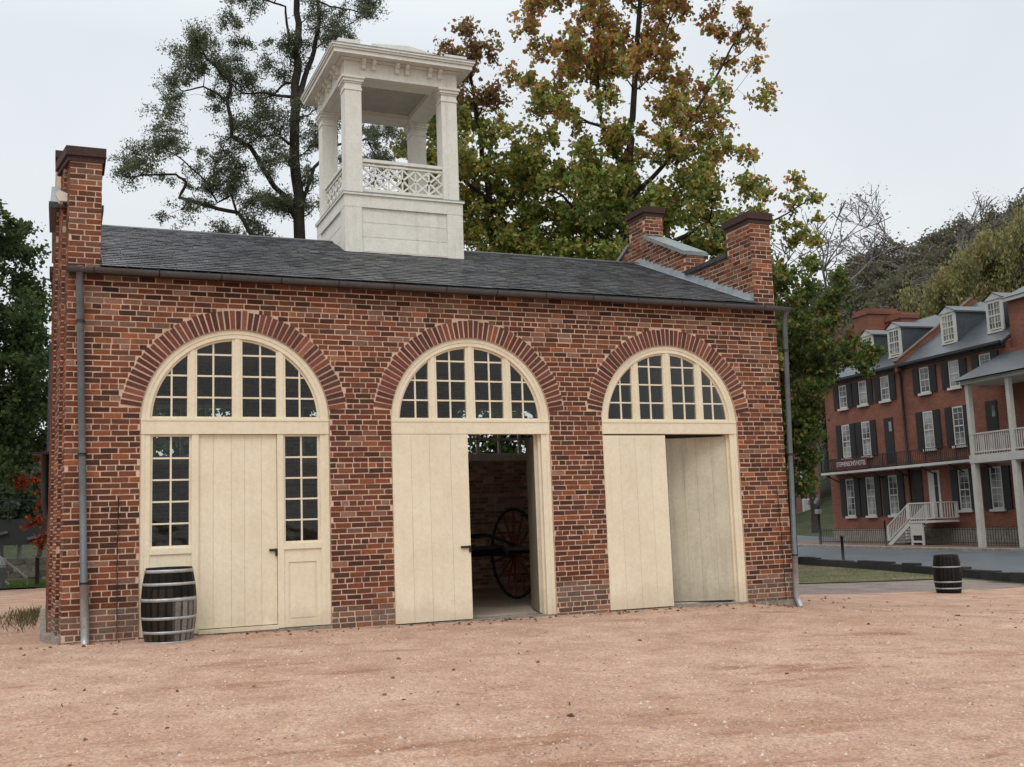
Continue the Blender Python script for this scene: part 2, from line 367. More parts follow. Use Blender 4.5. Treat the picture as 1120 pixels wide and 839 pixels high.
# pebbles
def pebbles():
    n = 16000; X = []; 
    t = rng.uniform(0, 1, n); d = 5.2 + 15 * t ** 1.3; az = np.radians(rng.uniform(-6, 52, n))
    x = CAM.x + d * np.sin(az); y = CAM.y + d * np.cos(az); ok = ((y < -.25) | (x < -.6) | (x > 11.4)) & (y < 5)
    x = x[ok]; y = y[ok]; n = len(x); z = gz(x, y); s = rng.uniform(.005, .013, n) * rng.choice([1, 1, 1, 1.6], n)
    base = np.array([(0, 0, 1), (1, 0, 0), (0, 1, 0), (-1, 0, 0), (0, -1, 0)], float)
    v = np.empty((n, 5, 3)); a = rng.uniform(0, 6.28, n)
    for k in range(5):
        b = base[k]; jx = rng.uniform(.6, 1.3, n)
        v[:, k, 0] = x + (b[0] * np.cos(a) - b[1] * np.sin(a)) * s * jx; v[:, k, 1] = y + (b[0] * np.sin(a) + b[1] * np.cos(a)) * s * jx; v[:, k, 2] = z + b[2] * s * .8 - (.002 if k else 0)
    mb = MB(); mb.v = v.reshape(-1, 3).tolist()
    cs = [(.50, .40, .33), (.46, .33, .26), (.3, .2, .16), (.2, .15, .13), (.40, .27, .2), (.58, .49, .42), (.36, .25, .19), (.44, .31, .24)]
    for i in range(n):
        c = random.choice(cs); o = 5 * i
        for f in ((0, 1, 2), (0, 2, 3), (0, 3, 4), (0, 4, 1)): mb.f.append((o + f[0], o + f[1], o + f[2])); mb.c.append(c); mb.sm.append(False)
    tag(mb.build('gravel_stones', M['pebble']), 'loose pinkish gravel stones scattered over the court', 'gravel', kind='stuff')
pebbles()

def wallfoot():
    k = random.random()
    if k < .45: return random.uniform(-.5, 11), -.06 - abs(random.gauss(0, .22))
    if k < .7: return random.uniform(-6, 13), random.uniform(-7, -.2)
    return random.uniform(11, 20), random.uniform(-4, 5)
pts_ = [(x, y, z + .006) for x, y, z in scatter(420, wallfoot)]
N_ = rng.normal(size=(420, 3)); N_[:, 2] *= .15
fo = leaf_mesh('fallen_leaves', np.array(pts_), N_, rng.uniform(.03, .075, 420), np.array([(.20, .09, .04), (.30, .16, .05), (.10, .06, .035), (.24, .17, .07)])[rng.integers(0, 4, 420)], M['leaf'], None, .7)
tag(fo, 'fallen brown and yellow leaves scattered on the gravel', 'leaves', kind='stuff')
# ------------------------------------------------------------------ bricks
def lowf(x, z, s=0): return math.sin(x * 1.7 + s) * math.sin(z * 2.3 + s * 2 + 1) + .6 * math.sin(x * 4.1 + z * 3.3 + s) + .4 * math.sin(x * .6 - z * 5.1)
BC = [(.105, .041, .024), (.142, .049, .0265), (.182, .059, .029), (.235, .075, .034), (.30, .098, .042), (.082, .036, .024), (.142, .056, .032), (.19, .070, .036)]
def bcol(x, z, s=0, base=-.05):
    w = [2.6, 2.8, 2.4, 1.9, .9, 2.0, 1.6, 1.4]
    l = lowf(x, z, s)
    if l > .5: w[3] += 1.5; w[4] += .8
    if l < -.6: w[0] += 2; w[5] += 2
    c = random.choices(BC, w)[0]; k = random.uniform(.74, 1.14)
    c = [q * k for q in c]
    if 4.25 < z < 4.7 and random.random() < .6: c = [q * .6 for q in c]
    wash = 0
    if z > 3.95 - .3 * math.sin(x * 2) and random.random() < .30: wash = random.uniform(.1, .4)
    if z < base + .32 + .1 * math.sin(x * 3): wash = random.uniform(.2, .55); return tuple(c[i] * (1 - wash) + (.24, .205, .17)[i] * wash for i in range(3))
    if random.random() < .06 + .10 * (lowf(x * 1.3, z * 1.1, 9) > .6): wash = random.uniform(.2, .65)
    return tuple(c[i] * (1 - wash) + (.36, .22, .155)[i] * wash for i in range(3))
CH = .0735
def brick_field(mb, o, u, n, w, z0, z1, blocked=None, seed=0, pr=.0035, top=None, colf=None, phase=0, bot=None):
    """individual bricks on the plane through o (u along, n outwards); z from z0 to z1"""
    o = V(o); u = V(u).normalized(); n = V(n).normalized(); k0 = int(round((z0 - .0) / CH)); z = z0; c = 0
    while z < z1 - .02:
        hd = ((c + 2) % 7 == 0); L = .098 if hd else .202; j = .0145
        x = -random.uniform(0, .03) - (L / 2 if c % 2 else 0)
        zb = z; zt = min(z + CH - .0150, z1)
        while x < w:
            xe = x + L * random.uniform(.95, 1.04)
            segs = [(max(x, 0.0), min(xe, w))]
            bl = blocked(zb, zt) if blocked else []
            for (a, b) in bl:
                ns = []
                for (p, q) in segs:
                    if b <= p or a >= q: ns.append((p, q)); continue
                    if p < a: ns.append((p, a))
                    if q > b: ns.append((b, q))
                segs = ns
            for (p, q) in segs:
                if q - p < .028: continue
                t_ = zt
                if top: t_ = min(t_, top((p + q) / 2))
                b_ = zb if not bot else max(zb, bot((p + q) / 2))
                if t_ - b_ < .018: continue
                e = lambda: random.uniform(-.0032, .0032)
                h = pr + random.uniform(-.002, .0035)
                pts = [o + u * (p + e()) + V((0, 0, b_ + e() - o.z)), o + u * (q + e()) + V((0, 0, b_ + e() - o.z)), o + u * (q + e()) + V((0, 0, t_ + e() - o.z)), o + u * (p + e()) + V((0, 0, t_ + e() - o.z))]
                fr = [pp + n * h for pp in pts]
                cc = (colf or bcol)(o.x + u.x * p + u.y * p, (b_), seed)
                if u.cross(V((0, 0, 1))).dot(n) > 0: fs = [(4, 5, 6, 7), (0, 1, 5, 4), (1, 2, 6, 5), (2, 3, 7, 6), (3, 0, 4, 7)]
                else: fs = [(7, 6, 5, 4), (4, 5, 1, 0), (5, 6, 2, 1), (6, 7, 3, 2), (7, 4, 0, 3)]
                mb.add(pts + fr, fs, cc)
            x = xe + j
        z += CH; c += 1

# ------------------------------------------------------------------ THE FORT
Wd = 10.8; Dp = 7.33; EV = 4.63; RZ = 6.24; TW = .40; ZS = 2.72; RA = 1.215; XC = [2.095, 5.395, 8.695]; WT = .38
fort = empty('brick_fire_house', (5.4, 3.66, -.1), 'small red brick engine house with three arched doorways, slate roof and white open belfry', 'building')
def arch_z(x, r=RA): 
    d = min(abs(x - c) for c in XC)
    return ZS + math.sqrt(max(r * r - d * d, 0)) if d < r else None
wall = MB(); zb = -.8
edges = [0] + [q for c in XC for q in (c - RA, c + RA)] + [Wd]
for i in range(0, 8, 2): wall.box(edges[i], edges[i + 1], .0, WT, zb, EV)
for c in XC:
    N = 40; xs_ = [c - RA * math.cos(PI * k / N) for k in range(N + 1)]; zs_ = [ZS + RA * math.sin(PI * k / N) for k in range(N + 1)]
    for k in range(N):
        a, b = xs_[k], xs_[k + 1]; za, zb2 = zs_[k], zs_[k + 1]
        wall.quad((a, 0, za), (b, 0, zb2), (b, 0, EV), (a, 0, EV)); wall.quad((b, WT, zb2), (a, WT, za), (a, WT, EV), (b, WT, EV))
        wall.quad((a, 0, za), (a, WT, za), (b, WT, zb2), (b, 0, zb2)); wall.quad((a, 0, EV), (b, 0, EV), (b, WT, EV), (a, WT, EV))
fw = wall.build('front_wall', M['mortar'], fort)
def blk(z0, z1):
    zc = (z0 + z1) / 2; out = []
    for c in XC:
        if zc < 2.90: h = RA
        elif zc < ZS + 1.478: h = math.sqrt(max(1.478 ** 2 - (zc - ZS) ** 2, 0))
        else: continue
        out.append((c - h - .004, c + h + .004))
    return out
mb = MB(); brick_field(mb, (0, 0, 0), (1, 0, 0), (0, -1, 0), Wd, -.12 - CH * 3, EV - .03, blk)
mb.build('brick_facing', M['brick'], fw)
for c in XC:
    mb = MB(); N = 51; a0 = R(7.2); a1 = PI - a0; da = (a1 - a0) / N
    for k in range(N):
        a = a0 + da * k; b = a + da * random.uniform(.68, .77); ra = RA + .006; rb = RA + .25 + random.uniform(-.012, .014)
        y = -.006 - random.uniform(0, .004)
        p = [(c + ra * math.cos(a), y, ZS + ra * math.sin(a)), (c + ra * math.cos(b), y, ZS + ra * math.sin(b)), (c + rb * math.cos(b), y, ZS + rb * math.sin(b)), (c + rb * math.cos(a), y, ZS + rb * math.sin(a))]
        k_ = random.uniform(.75, 1.2); cc = random.choices([(.14, .048, .036), (.18, .06, .042), (.10, .042, .034), (.28, .095, .052), (.22, .075, .05)], [3, 3, 3, .8, 1.5])[0]
        q = [(x, .0, z) for x, _, z in p]
        mb.add(p + q, [(0, 3, 2, 1), (0, 1, 5, 4), (1, 2, 6, 5), (2, 3, 7, 6), (3, 0, 4, 7)], tuple(v * k_ for v in cc))
    mb.build('brick_arch', M['brick'], fort)

# gable walls -------------------------------------------------------
prof = [(0, .66, 6.05, 6.05), (.66, 1.97, 5.62, 5.62), (1.97, 3.35, 6.0, 6.66), (3.35, 3.98, 7.13, 7.13), (3.98, 5.36, 6.66, 6.0), (5.36, 6.67, 5.62, 5.62), (6.67, Dp, 6.05, 6.05)]
def ptop(y):
    for a, b, za, zb_ in prof:
        if a <= y <= b: return za + (zb_ - za) * (y - a) / (b - a)
    return 6
def gable(left):
    mb = MB()
    if left: outer = [(0, .35, 0, -.03), (.35, .9, -.075, -.12), (.9, Dp, -.155, -.25)]; xin = .38
    else: outer = [(0, Dp, Wd, Wd)]; xin = Wd - TW
    cuts = sorted(set([0, .35, .9] + [p[0] for p in prof] + [Dp])) if left else sorted(set([p[0] for p in prof] + [Dp]))
    def xo(y, e):
        for a, b, xa, xb in outer:
            if a - 1e-6 <= y <= b + 1e-6 and a - 1e-6 <= y + e <= b + 1e-6: return xa + (xb - xa) * (y - a) / (b - a)
    for a, b in zip(cuts[:-1], cuts[1:]):
        xa, xb = xo(a, 1e-4), xo(b, -1e-4); za, zb_ = ptop(a + 1e-4), ptop(b - 1e-4)
        y0 = a if (a > 0 or not left) else 0
        lo = -.8
        if left: A = [(xa, a), (xin, a), (xin, b), (xb, b)]
        else: A = [(xin, a), (xa, a), (xb, b), (xin, b)]
        # below the eave the front .38 m belongs to the front wall
        bt = lo if a >= WT - 1e-3 else (EV if not left else lo)
        if left and a < WT:        # keep clear of the front wall block (x from 0)
            mb.prism([(xa, max(a, .004), lo), (-.0005, max(a, .004), lo), (-.0005, b, lo), (xb, b, lo)] if a == 0 else [(xa, a, lo), (-.0005, a, lo), (-.0005, b, lo), (xb, b, lo)], (0, 0, EV - lo))
            bt = EV
        vs = [(p[0], p[1], bt) for p in A] + [(A[0][0], A[0][1], za), (A[1][0], A[1][1], za), (A[2][0], A[2][1], zb_), (A[3][0], A[3][1], zb_)]
        if a < WT < b and not left: vs[0] = (vs[0][0], vs[0][1], EV); vs[1] = (vs[1][0], vs[1][1], EV); vs[2] = (vs[2][0], vs[2][1], EV); vs[3] = (vs[3][0], vs[3][1], EV)
        mb.add(vs, [(3, 2, 1, 0), (4, 5, 6, 7), (0, 1, 5, 4), (1, 2, 6, 5), (2, 3, 7, 6), (3, 0, 4, 7)])
        if a < WT < b: mb.box(min(xin, xa) if not left else 0, max(xin, xa) if not left else xin, WT + .001, b, -.8, EV - .001)
    g = mb.build('gable_wall', M['mortar'], fort)
    bk = MB()
    if left:
        for a, b, xa, xb in outer:
            d = V((xb - xa, b - a, 0)); L = d.length
            brick_field(bk, (xa, a, 0), d, (-1, (xb - xa) / (b - a), 0), L, -.12 - CH * 3, 7.2, seed=3, top=lambda s, a=a, b=b, L=L: ptop(a + (b - a) * s / L) - .01)
            # jog faces
        for y, x0, x1 in ((.35, -.075, -.03), (.9, -.155, -.12)):
            brick_field(bk, (x0, y, 0), (1, 0, 0), (0, -1, 0), x1 - x0, -.3, 6.03 if y < .5 else 5.6, seed=2)
        brick_field(bk, (.0, 0, 0), (1, 0, 0), (0, -1, 0), .38, EV + .02, 6.03, seed=5)
        brick_field(bk, (.38, 0, 0), (0, 1, 0), (1, 0, 0), Dp, EV, 7.2, seed=6, top=lambda s: ptop(s) - .01)
    else:
        brick_field(bk, (Wd, 0, 0), (0, 1, 0), (1, 0, 0), Dp, -.4, 7.2, seed=3, top=lambda s: ptop(s) - .01)
        brick_field(bk, (xin, 0, 0), (1, 0, 0), (0, -1, 0), TW, EV + .02, 6.03, seed=5)
        brick_field(bk, (xin, 0, 0), (0, 1, 0), (-1, 0, 0), Dp, EV, 7.2, seed=6, top=lambda s: ptop(s) - .01)
        brick_field(bk, (xin, 1.97, 0), (1, 0, 0), (0, -1, 0), TW, 5.66, 5.98, seed=5)
        brick_field(bk, (xin, 3.35, 0), (1, 0, 0), (0, -1, 0), TW, 6.70, 7.11, seed=5)
    bk.build('brick_facing', M['brick'], g)
    x0, x1 = (-.0, .38) if left else (xin, Wd)
    # caps and copings
    for (y0, y1, z, xl) in ((0, .66, 6.05, 0), (3.35, 3.98, 7.13, -.16), (6.67, Dp, 6.05, -.25)):
        mb = MB(); xl0 = x0 + (xl if left else 0)
        xlb = xl0 - (.13 if left and y0 == 0 else 0)
        for i, (ov, h0, h1) in enumerate(((.025, 0, .07), (.05, .07, .19))):
            P = [(xl0 - ov, y0 - ov), (x1 + ov, y0 - ov), (x1 + ov, y1 + ov), (xlb - ov, y1 + ov)]
            mb.prism([(p[0], p[1], z + h0) for p in P], (0, 0, h1 - h0 - .002), (.062, .036, .031))
        mb.build('pier_cap', M['brick'], g)
    for (y0, y1, za, zb_, m_) in ((.66, 1.97, 5.62, 5.62, 'slate'), (1.94, 3.35, 6.0, 6.66, 'lead'), (3.98, 5.40, 6.66, 6.0, 'lead'), (5.4, 6.67, 5.62, 5.62, 'slate')):
        mb = MB(); xl = x0 - (.2 if left else 0); cc = (.07, .065, .065) if m_ == 'slate' else (.75, .78, .72)
        ov = .05
        mb.add([(xl - ov, y0 + .002, za), (x1 + ov, y0 + .002, za), (x1 + ov, y1 - .002, zb_), (xl - ov, y1 - .002, zb_), (xl - ov, y0 + .002, za + .075), (x1 + ov, y0 + .002, za + .075), (x1 + ov, y1 - .002, zb_ + .075), (xl - ov, y1 - .002, zb_ + .075)],
               [(3, 2, 1, 0), (4, 5, 6, 7), (0, 1, 5, 4), (1, 2, 6, 5), (2, 3, 7, 6), (3, 0, 4, 7)], cc)
        mb.build('coping', M[m_], g)
gable(True); gable(False)
# rear wall with three high windows
mb = MB(); yr = Dp - .32
mb.box(.38, Wd - TW, yr, Dp - .001, -.6, 2.72); mb.box(.38, Wd - TW, yr, Dp - .001, 3.75, EV)
rx = [.38] + [q for c in XC for q in (c - 1.0, c + 1.0)] + [Wd - TW]
for i in range(0, 8, 2): mb.box(rx[i], rx[i + 1], yr, Dp - .001, 2.72, 3.75)
rw = mb.build('rear_wall', M['inner'], fort)
def incol(x, z, s=0):
    k = random.uniform(.7, 1.25); c = random.choice([(.44, .25, .18), (.36, .21, .15), (.50, .31, .23), (.56, .45, .36)]); return tuple(v * k for v in c)
mb = MB(); brick_field(mb, (.38, yr, 0), (1, 0, 0), (0, -1, 0), Wd - .78, .0, EV, lambda a, b: [(c - 1.0 - .38, c + 1.0 - .38) for c in XC] if b > 2.72 and a < 3.75 else [], colf=incol)
mb.build('inner_bricks', M['brick'], rw)
for c in XC:
    mb = MB()
    for x in (c - 1.0, c - .53, c - .03, c + .44, c + .94): mb.box(x, x + .06, yr + .05, yr + .11, 2.72, 3.75)
    for z in (2.72, 3.05, 3.38, 3.69): mb.box(c - .94, c + .94, yr + .06, yr + .10, z, z + .05)
    mb.box(c - 1.02, c + 1.02, yr - .02, yr - .001, 2.60, 2.719)
    f = mb.build('rear_window', M['wood'], rw)
mb = MB(); mb.box(.39, Wd - TW - .01, WT + .01, yr - .01, 4.50, 4.53, (1.15, 1.15, 1.15)); mb.build('bounce_ceiling', M['inner'], fort)  # pale ceiling added to bounce light into the dark interior
# floor inside
mb = MB(); mb.box(.38, Wd - TW, WT, yr, -.5, -.075); mb.build('floor_slab', M['floor'], fort)
for i, c in enumerate(XC):
    mb = MB(); mb.box(c - RA + .001, c + RA - .001, .01, WT - .002, -.5, [-.0, -.065, -.09][i]); mb.build('threshold', M['stone'], fort)
# plinth
mb = MB()
mb.prism([(-.04, -.01, -.6), (-.001, .0, -.6), (-.05, .35, -.6), (-.17, .35, -.6)], (0, 0, .68))
mb.prism([(-.17, .35, -.6), (-.05, .35, -.6), (-.13, .9, -.6), (-.25, .9, -.6)], (0, 0, .68))
mb.prism([(-.25, .9, -.6), (-.17, .9, -.6), (-.26, Dp, -.6), (-.34, Dp, -.6)], (0, 0, .62))
mb.build('plinth', M['stone'], fort); mb = MB(); mb.box(10.0, 10.84, -.04, -.012, -.6, -.10); mb.box(Wd + .008, Wd + .05, -.04, 3, -.6, -.13)
mb.build('plinth', M['stone'], fort)

# roof ----------------------------------------------------------------
def roof():
    mb = MB(); y0, y1 = -.13, Dp / 2; z0, z1 = EV + .035, RZ
    th = .06
    for sgn in (0, 1):
        ya, yb = (y0, y1) if not sgn else (Dp + .13, y1)
        mb.prism([(.384, ya, z0 - th), (.384, yb, z1 - th), (.384, yb, z1 - .012), (.384, ya, z0 - .012)] if not sgn else [(.384, ya, z0 - .012), (.384, yb, z1 - .012), (.384, yb, z1 - th), (.384, ya, z0 - th)], (Wd - TW - .388, 0, 0), (.05, .05, .05))
    r_ = mb.build('roof', M['gutter'], fort)
    mb = MB(); sl = math.hypot(y1 - y0, z1 - z0); dy = (y1 - y0) / sl; dz = (z1 - z0) / sl; ex = .155
    for sgn in (1, -1):
        k = 0; s = 0
        while s < sl:
            x = .386 - random.uniform(0, .2)
            while x < Wd - TW:
                w = random.uniform(.17, .27); xa, xb = max(x, .386), min(x + w - .005, Wd - TW - .004)
                x += w
                if xb - xa < .02: continue
                sa = s - .01 + random.uniform(-.007, .007); sb = min(s + ex + .05, sl)
                ha = .013 + random.uniform(0, .006); hb = .001
                t = random.uniform(-.002, .002)
                def P(xx, ss, hh):
                    yy = y0 + dy * ss - dz * hh; zz = z0 + dz * ss + dy * hh
                    return (xx, yy if sgn > 0 else Dp - yy, zz)
                g = random.choice([.12, .14, .155, .175, .21, .09]) * random.uniform(.85, 1.15); cc = (g, g * 1.02, g * 1.05)
                if random.random() < .12: cc = (g * 1.1, g * .98, g * .9)
                vs = [P(xa, sa, ha + t), P(xb, sa, ha - t), P(xb, sb, hb), P(xa, sb, hb), P(xa, sa, ha - .009), P(xb, sa, ha - .009)]
                fs = [(0, 1, 2, 3), (4, 5, 1, 0)]
                if sgn < 0: fs = [f[::-1] for f in fs]
                mb.add(vs, fs, cc)
            s += ex; k += 1
    mb.build('slates', M['slate'], r_)
    mb = MB(); mb.prism([(.39, y1 - .09, z1 - .02), (.39, y1, z1 + .03), (.39, y1 + .09, z1 - .02), (.39, y1, z1 - .012)][::-1], (Wd - TW - .40, 0, 0), (.4, .4, .4)); mb.build('ridge_strip', M['pipe'], r_)
    # stepped flashing on both inner gable faces
    for xg, sx in ((Wd - TW - .010, -1), (.38 + .012, 1)):
        mb = MB(); n = 26
        for i in range(n):
            a = y0 + .12 + (y1 - y0 - .12) * i / n; b = y0 + .12 + (y1 - y0 - .12) * (i + 1) / n
            za = z0 + (a - y0) / (y1 - y0) * (z1 - z0); zb_ = z0 + (b - y0) / (y1 - y0) * (z1 - z0)
            t = zb_ + (.10 if sx < 0 else .03) + random.uniform(-.01, .015)
            for yy in (lambda v: v, lambda v: Dp - v):
                mb.quad((xg + sx * .006, yy(a), za - .01), (xg + sx * .006, yy(b), zb_ - .01), (xg, yy(b), t), (xg, yy(a), t - .015), (1.15, 1.15, 1.15))
                mb.quad((xg + sx * .006, yy(a), za + .016), (xg + sx * .006, yy(b), zb_ + .016), (xg + sx * (.14 if sx < 0 else .02), yy(b), zb_ + .020), (xg + sx * (.14 if sx < 0 else .02), yy(a), za + .020), (.9, .95, 1))
        mb.build('flashing', M['lead'], r_)
roof()
# gutter, brackets, downpipes
mb = MB()
N = 10; pr_ = [(-.165 + .062 * math.cos(PI + PI * k / N), EV - .005 + .062 * math.sin(PI + PI * k / N)) for k in range(N + 1)]
pi_ = [(-.165 + .055 * math.cos(2 * PI - PI * k / N), EV - .003 + .055 * math.sin(2 * PI - PI * k / N)) for k in range(N + 1)]
pp = pr_ + pi_
for k in range(len(pp)):
    a, b = pp[k], pp[(k + 1) % len(pp)]; mb.quad((-.03, a[0], a[1]), (10.96, a[0], a[1] - .02), (10.96, b[0], b[1] - .02), (-.03, b[0], b[1]))
for x in (-.03, 10.955): mb.prism([(x, a, b - (.02 if x > 1 else 0)) for a, b in pr_], (.006, 0, 0))
gt = mb.build('gutter', M['gutter'], fort)
mb = MB(); mb.box(.0, Wd, -.099, -.012, EV - .06, EV + .02, (.55, .45, .4)); mb.build('fascia_board', M['gutter'], fort)
for k in range(14):
    x = .3 + k * .78; mb = MB(); mb.tube([(x, -.165 + .067 * math.cos(PI + PI * j / 8), EV - .01 + .067 * math.sin(PI + PI * j / 8)) for j in range(9)] + [(x, -.02, EV - .02)], .006, 5)
    mb.build('bracket', M['iron'], gt)
def pipe(top, bot, r_, shoe):
    mb = MB(); t = V(top); b = V(bot)
    mb.tube([t + V((0, -.06, .05)), t + V((0, -.03, -.03)), t + V((0, 0, -.1)), b + (t - b) * .5, b + (t - b) * .155], r_, 10)
    p = mb.build('downpipe', M['pipe'], fort)
    mb = MB(); mb.tube([b + (t - b) * .16, b + V((0, 0, .12)), b + V((0, -.02, .02)) + V(shoe)], r_ * 1.18, 10); mb.build('shoe', M['galv'], p)
    for f in (.16, .5, .86):
        c = b + (t - b) * f; m2 = MB(); m2.tube([c + V((0, 0, -.014)), c + V((0, 0, .014))], r_ * 1.3, 10); m2.obox(c + V((-.012, 0, -.012)), V((.024, 0, 0)), V((0, .075, 0)), V((0, 0, .024))); m2.build('clamp', M['iron'], p)
pipe((.135, -.085, EV - .03), (.265, -.085, -.03), .043, (0, 0, -.03))
pipe((10.92, -.085, EV - .06), (10.77, -.085, -.17), .040, (.05, 0, -.06))
for x0, x1, z1 in ((.62, .63, 1.75), (10.60, 10.58, 1.65)):
    mb = MB(); mb.tube([(x1, -.03, z1), (x0 + .004, -.028, .9), (x0 + .01, -.035, -.15)], .0055, 6); mb.build('earth_rod', M['iron'], fort)

# doorways --------------------------------------------------------------
def fanlight(c):
    """casing ring, transom, mullions"""
    root = MB(); N = 48; ro, ri = RA - .004, RA - .115
    for k in range(N):
        a, b = PI * k / N, PI * (k + 1) / N
        def P(r_, t, y): return (c + r_ * math.cos(t), y, ZS + r_ * math.sin(t))
        root.add([P(ri, a, .03), P(ro, a, .03), P(ro, b, .03), P(ri, b, .03), P(ri, a, .16), P(ro, a, .16), P(ro, b, .16), P(ri, b, .16)],
                 [(3, 2, 1, 0), (4, 5, 6, 7), (0, 4, 7, 3), (1, 2, 6, 5)])
        r1, r2 = ri + .055, ri + .072
        root.add([P(r1, a, .022), P(ro, a, .022), P(ro, b, .022), P(r1, b, .022), P(r1, a, .031), P(r1, b, .031)], [(3, 2, 1, 0), (0, 3, 5, 4)])
    root.box(c - RA + .005, c + RA - .005, .012, .15, 2.545, 2.735)
    root.box(c - RA + .005, c + RA - .005, .004, .05, 2.715, 2.745)
    root.box(c - RA + .12, c + RA - .12, .05, .14, 2.745, 2.775)
    rz = lambda dx: ZS + math.sqrt(max((ri + .01) ** 2 - dx * dx, 0))
    for dx, w, yf in ((-.575, .06, .04), (0, .066, .036), (.575, .06, .04)):
        zt = rz(abs(dx) - w / 2 + .03); root.box(c + dx - w, c + dx + w, yf + .012, .13, 2.745, zt + .01); root.box(c + dx - w * .45, c + dx + w * .45, yf, yf + .02, 2.745, rz(dx) + .01)
    return root, ri, rz
def glazing(c, ri, rz):
    mb = MB(); m = .011
    for dx in (-.83, -.305, .305, .83): mb.box(c + dx - m, c + dx + m, .075, .10, 2.77, rz(dx))
    for z in (3.03, 3.315, 3.60):
        h = math.sqrt((ri + .01) ** 2 - (z - ZS) ** 2); mb.box(c - h, c + h, .077, .098, z - m, z + m)
    # inner sash rim
    N = 48
    for k in range(N):
        a, b = PI * k / N, PI * (k + 1) / N; r1, r2 = ri - .03, ri + .005
        P = lambda r_, t, y: (c + r_ * math.cos(t), y, ZS + r_ * math.sin(t))
        mb.add([P(r1, a, .066), P(r2, a, .066), P(r2, b, .066), P(r1, b, .066), P(r1, a, .1), P(r1, b, .1)], [(3, 2, 1, 0), (0, 3, 5, 4)])
    return mb
def glass_arch(c, ri):
    mb = MB(); N = 32; pts = [(c + (ri + .01) * math.cos(PI * k / N), .09, ZS + .03 + (ri - .02) * math.sin(PI * k / N)) for k in range(N + 1)]
    mb.add(pts, [tuple(range(N, -1, -1))]); return mb
def leaf(root, x0, x1, z0, z1, y, boards, name='door_leaf', th=.05, base=None, dirv=(1, 0, 0), mat='cream'):
    """boarded door leaf starting at base, along dirv"""
    mb = MB(); d = V(dirv).normalized(); n = V((-d.y, d.x, 0)); o = V(base) if base else V((x0, y, 0)); w = x1 - x0
    xs_ = [0] + sorted(random.uniform(-.02, .02) + w * k / boards for k in range(1, boards)) + [w]
    for k in range(boards):
        a, b = xs_[k] + (.002 if k else 0), xs_[k + 1] - .002; kk = random.uniform(.975, 1.02)
        mb.obox(o + d * a + V((0, 0, z0)) + n * random.uniform(0, .0015), d * (b - a), n * th, V((0, 0, z1 - z0)), (kk, kk, kk))
    mb.obox(o + d * .01 + n * .004 + V((0, 0, z0 + .005)), d * (w - .02), n * (th - .002), V((0, 0, z1 - z0 - .01)), (.6, .58, .55))
    return mb.build(name, M[mat], root)
def latch(parent, x, z, y, L=.1):
    mb = MB(); mb.box(x - L, x + .02, y - .028, y - .014, z + .0, z + .032); mb.box(x - .005, x + .02, y - .026, y - .004, z - .06, z + .035); mb.box(x - L * .5, x - L * .3, y - .02, y - .0, z + .005, z + .03)
    mb.build('latch', M['iron'], parent)
labels = ['closed cream doorway with tall side windows', 'cream doorway standing half open', 'cream doorway with its right leaf folded inward']
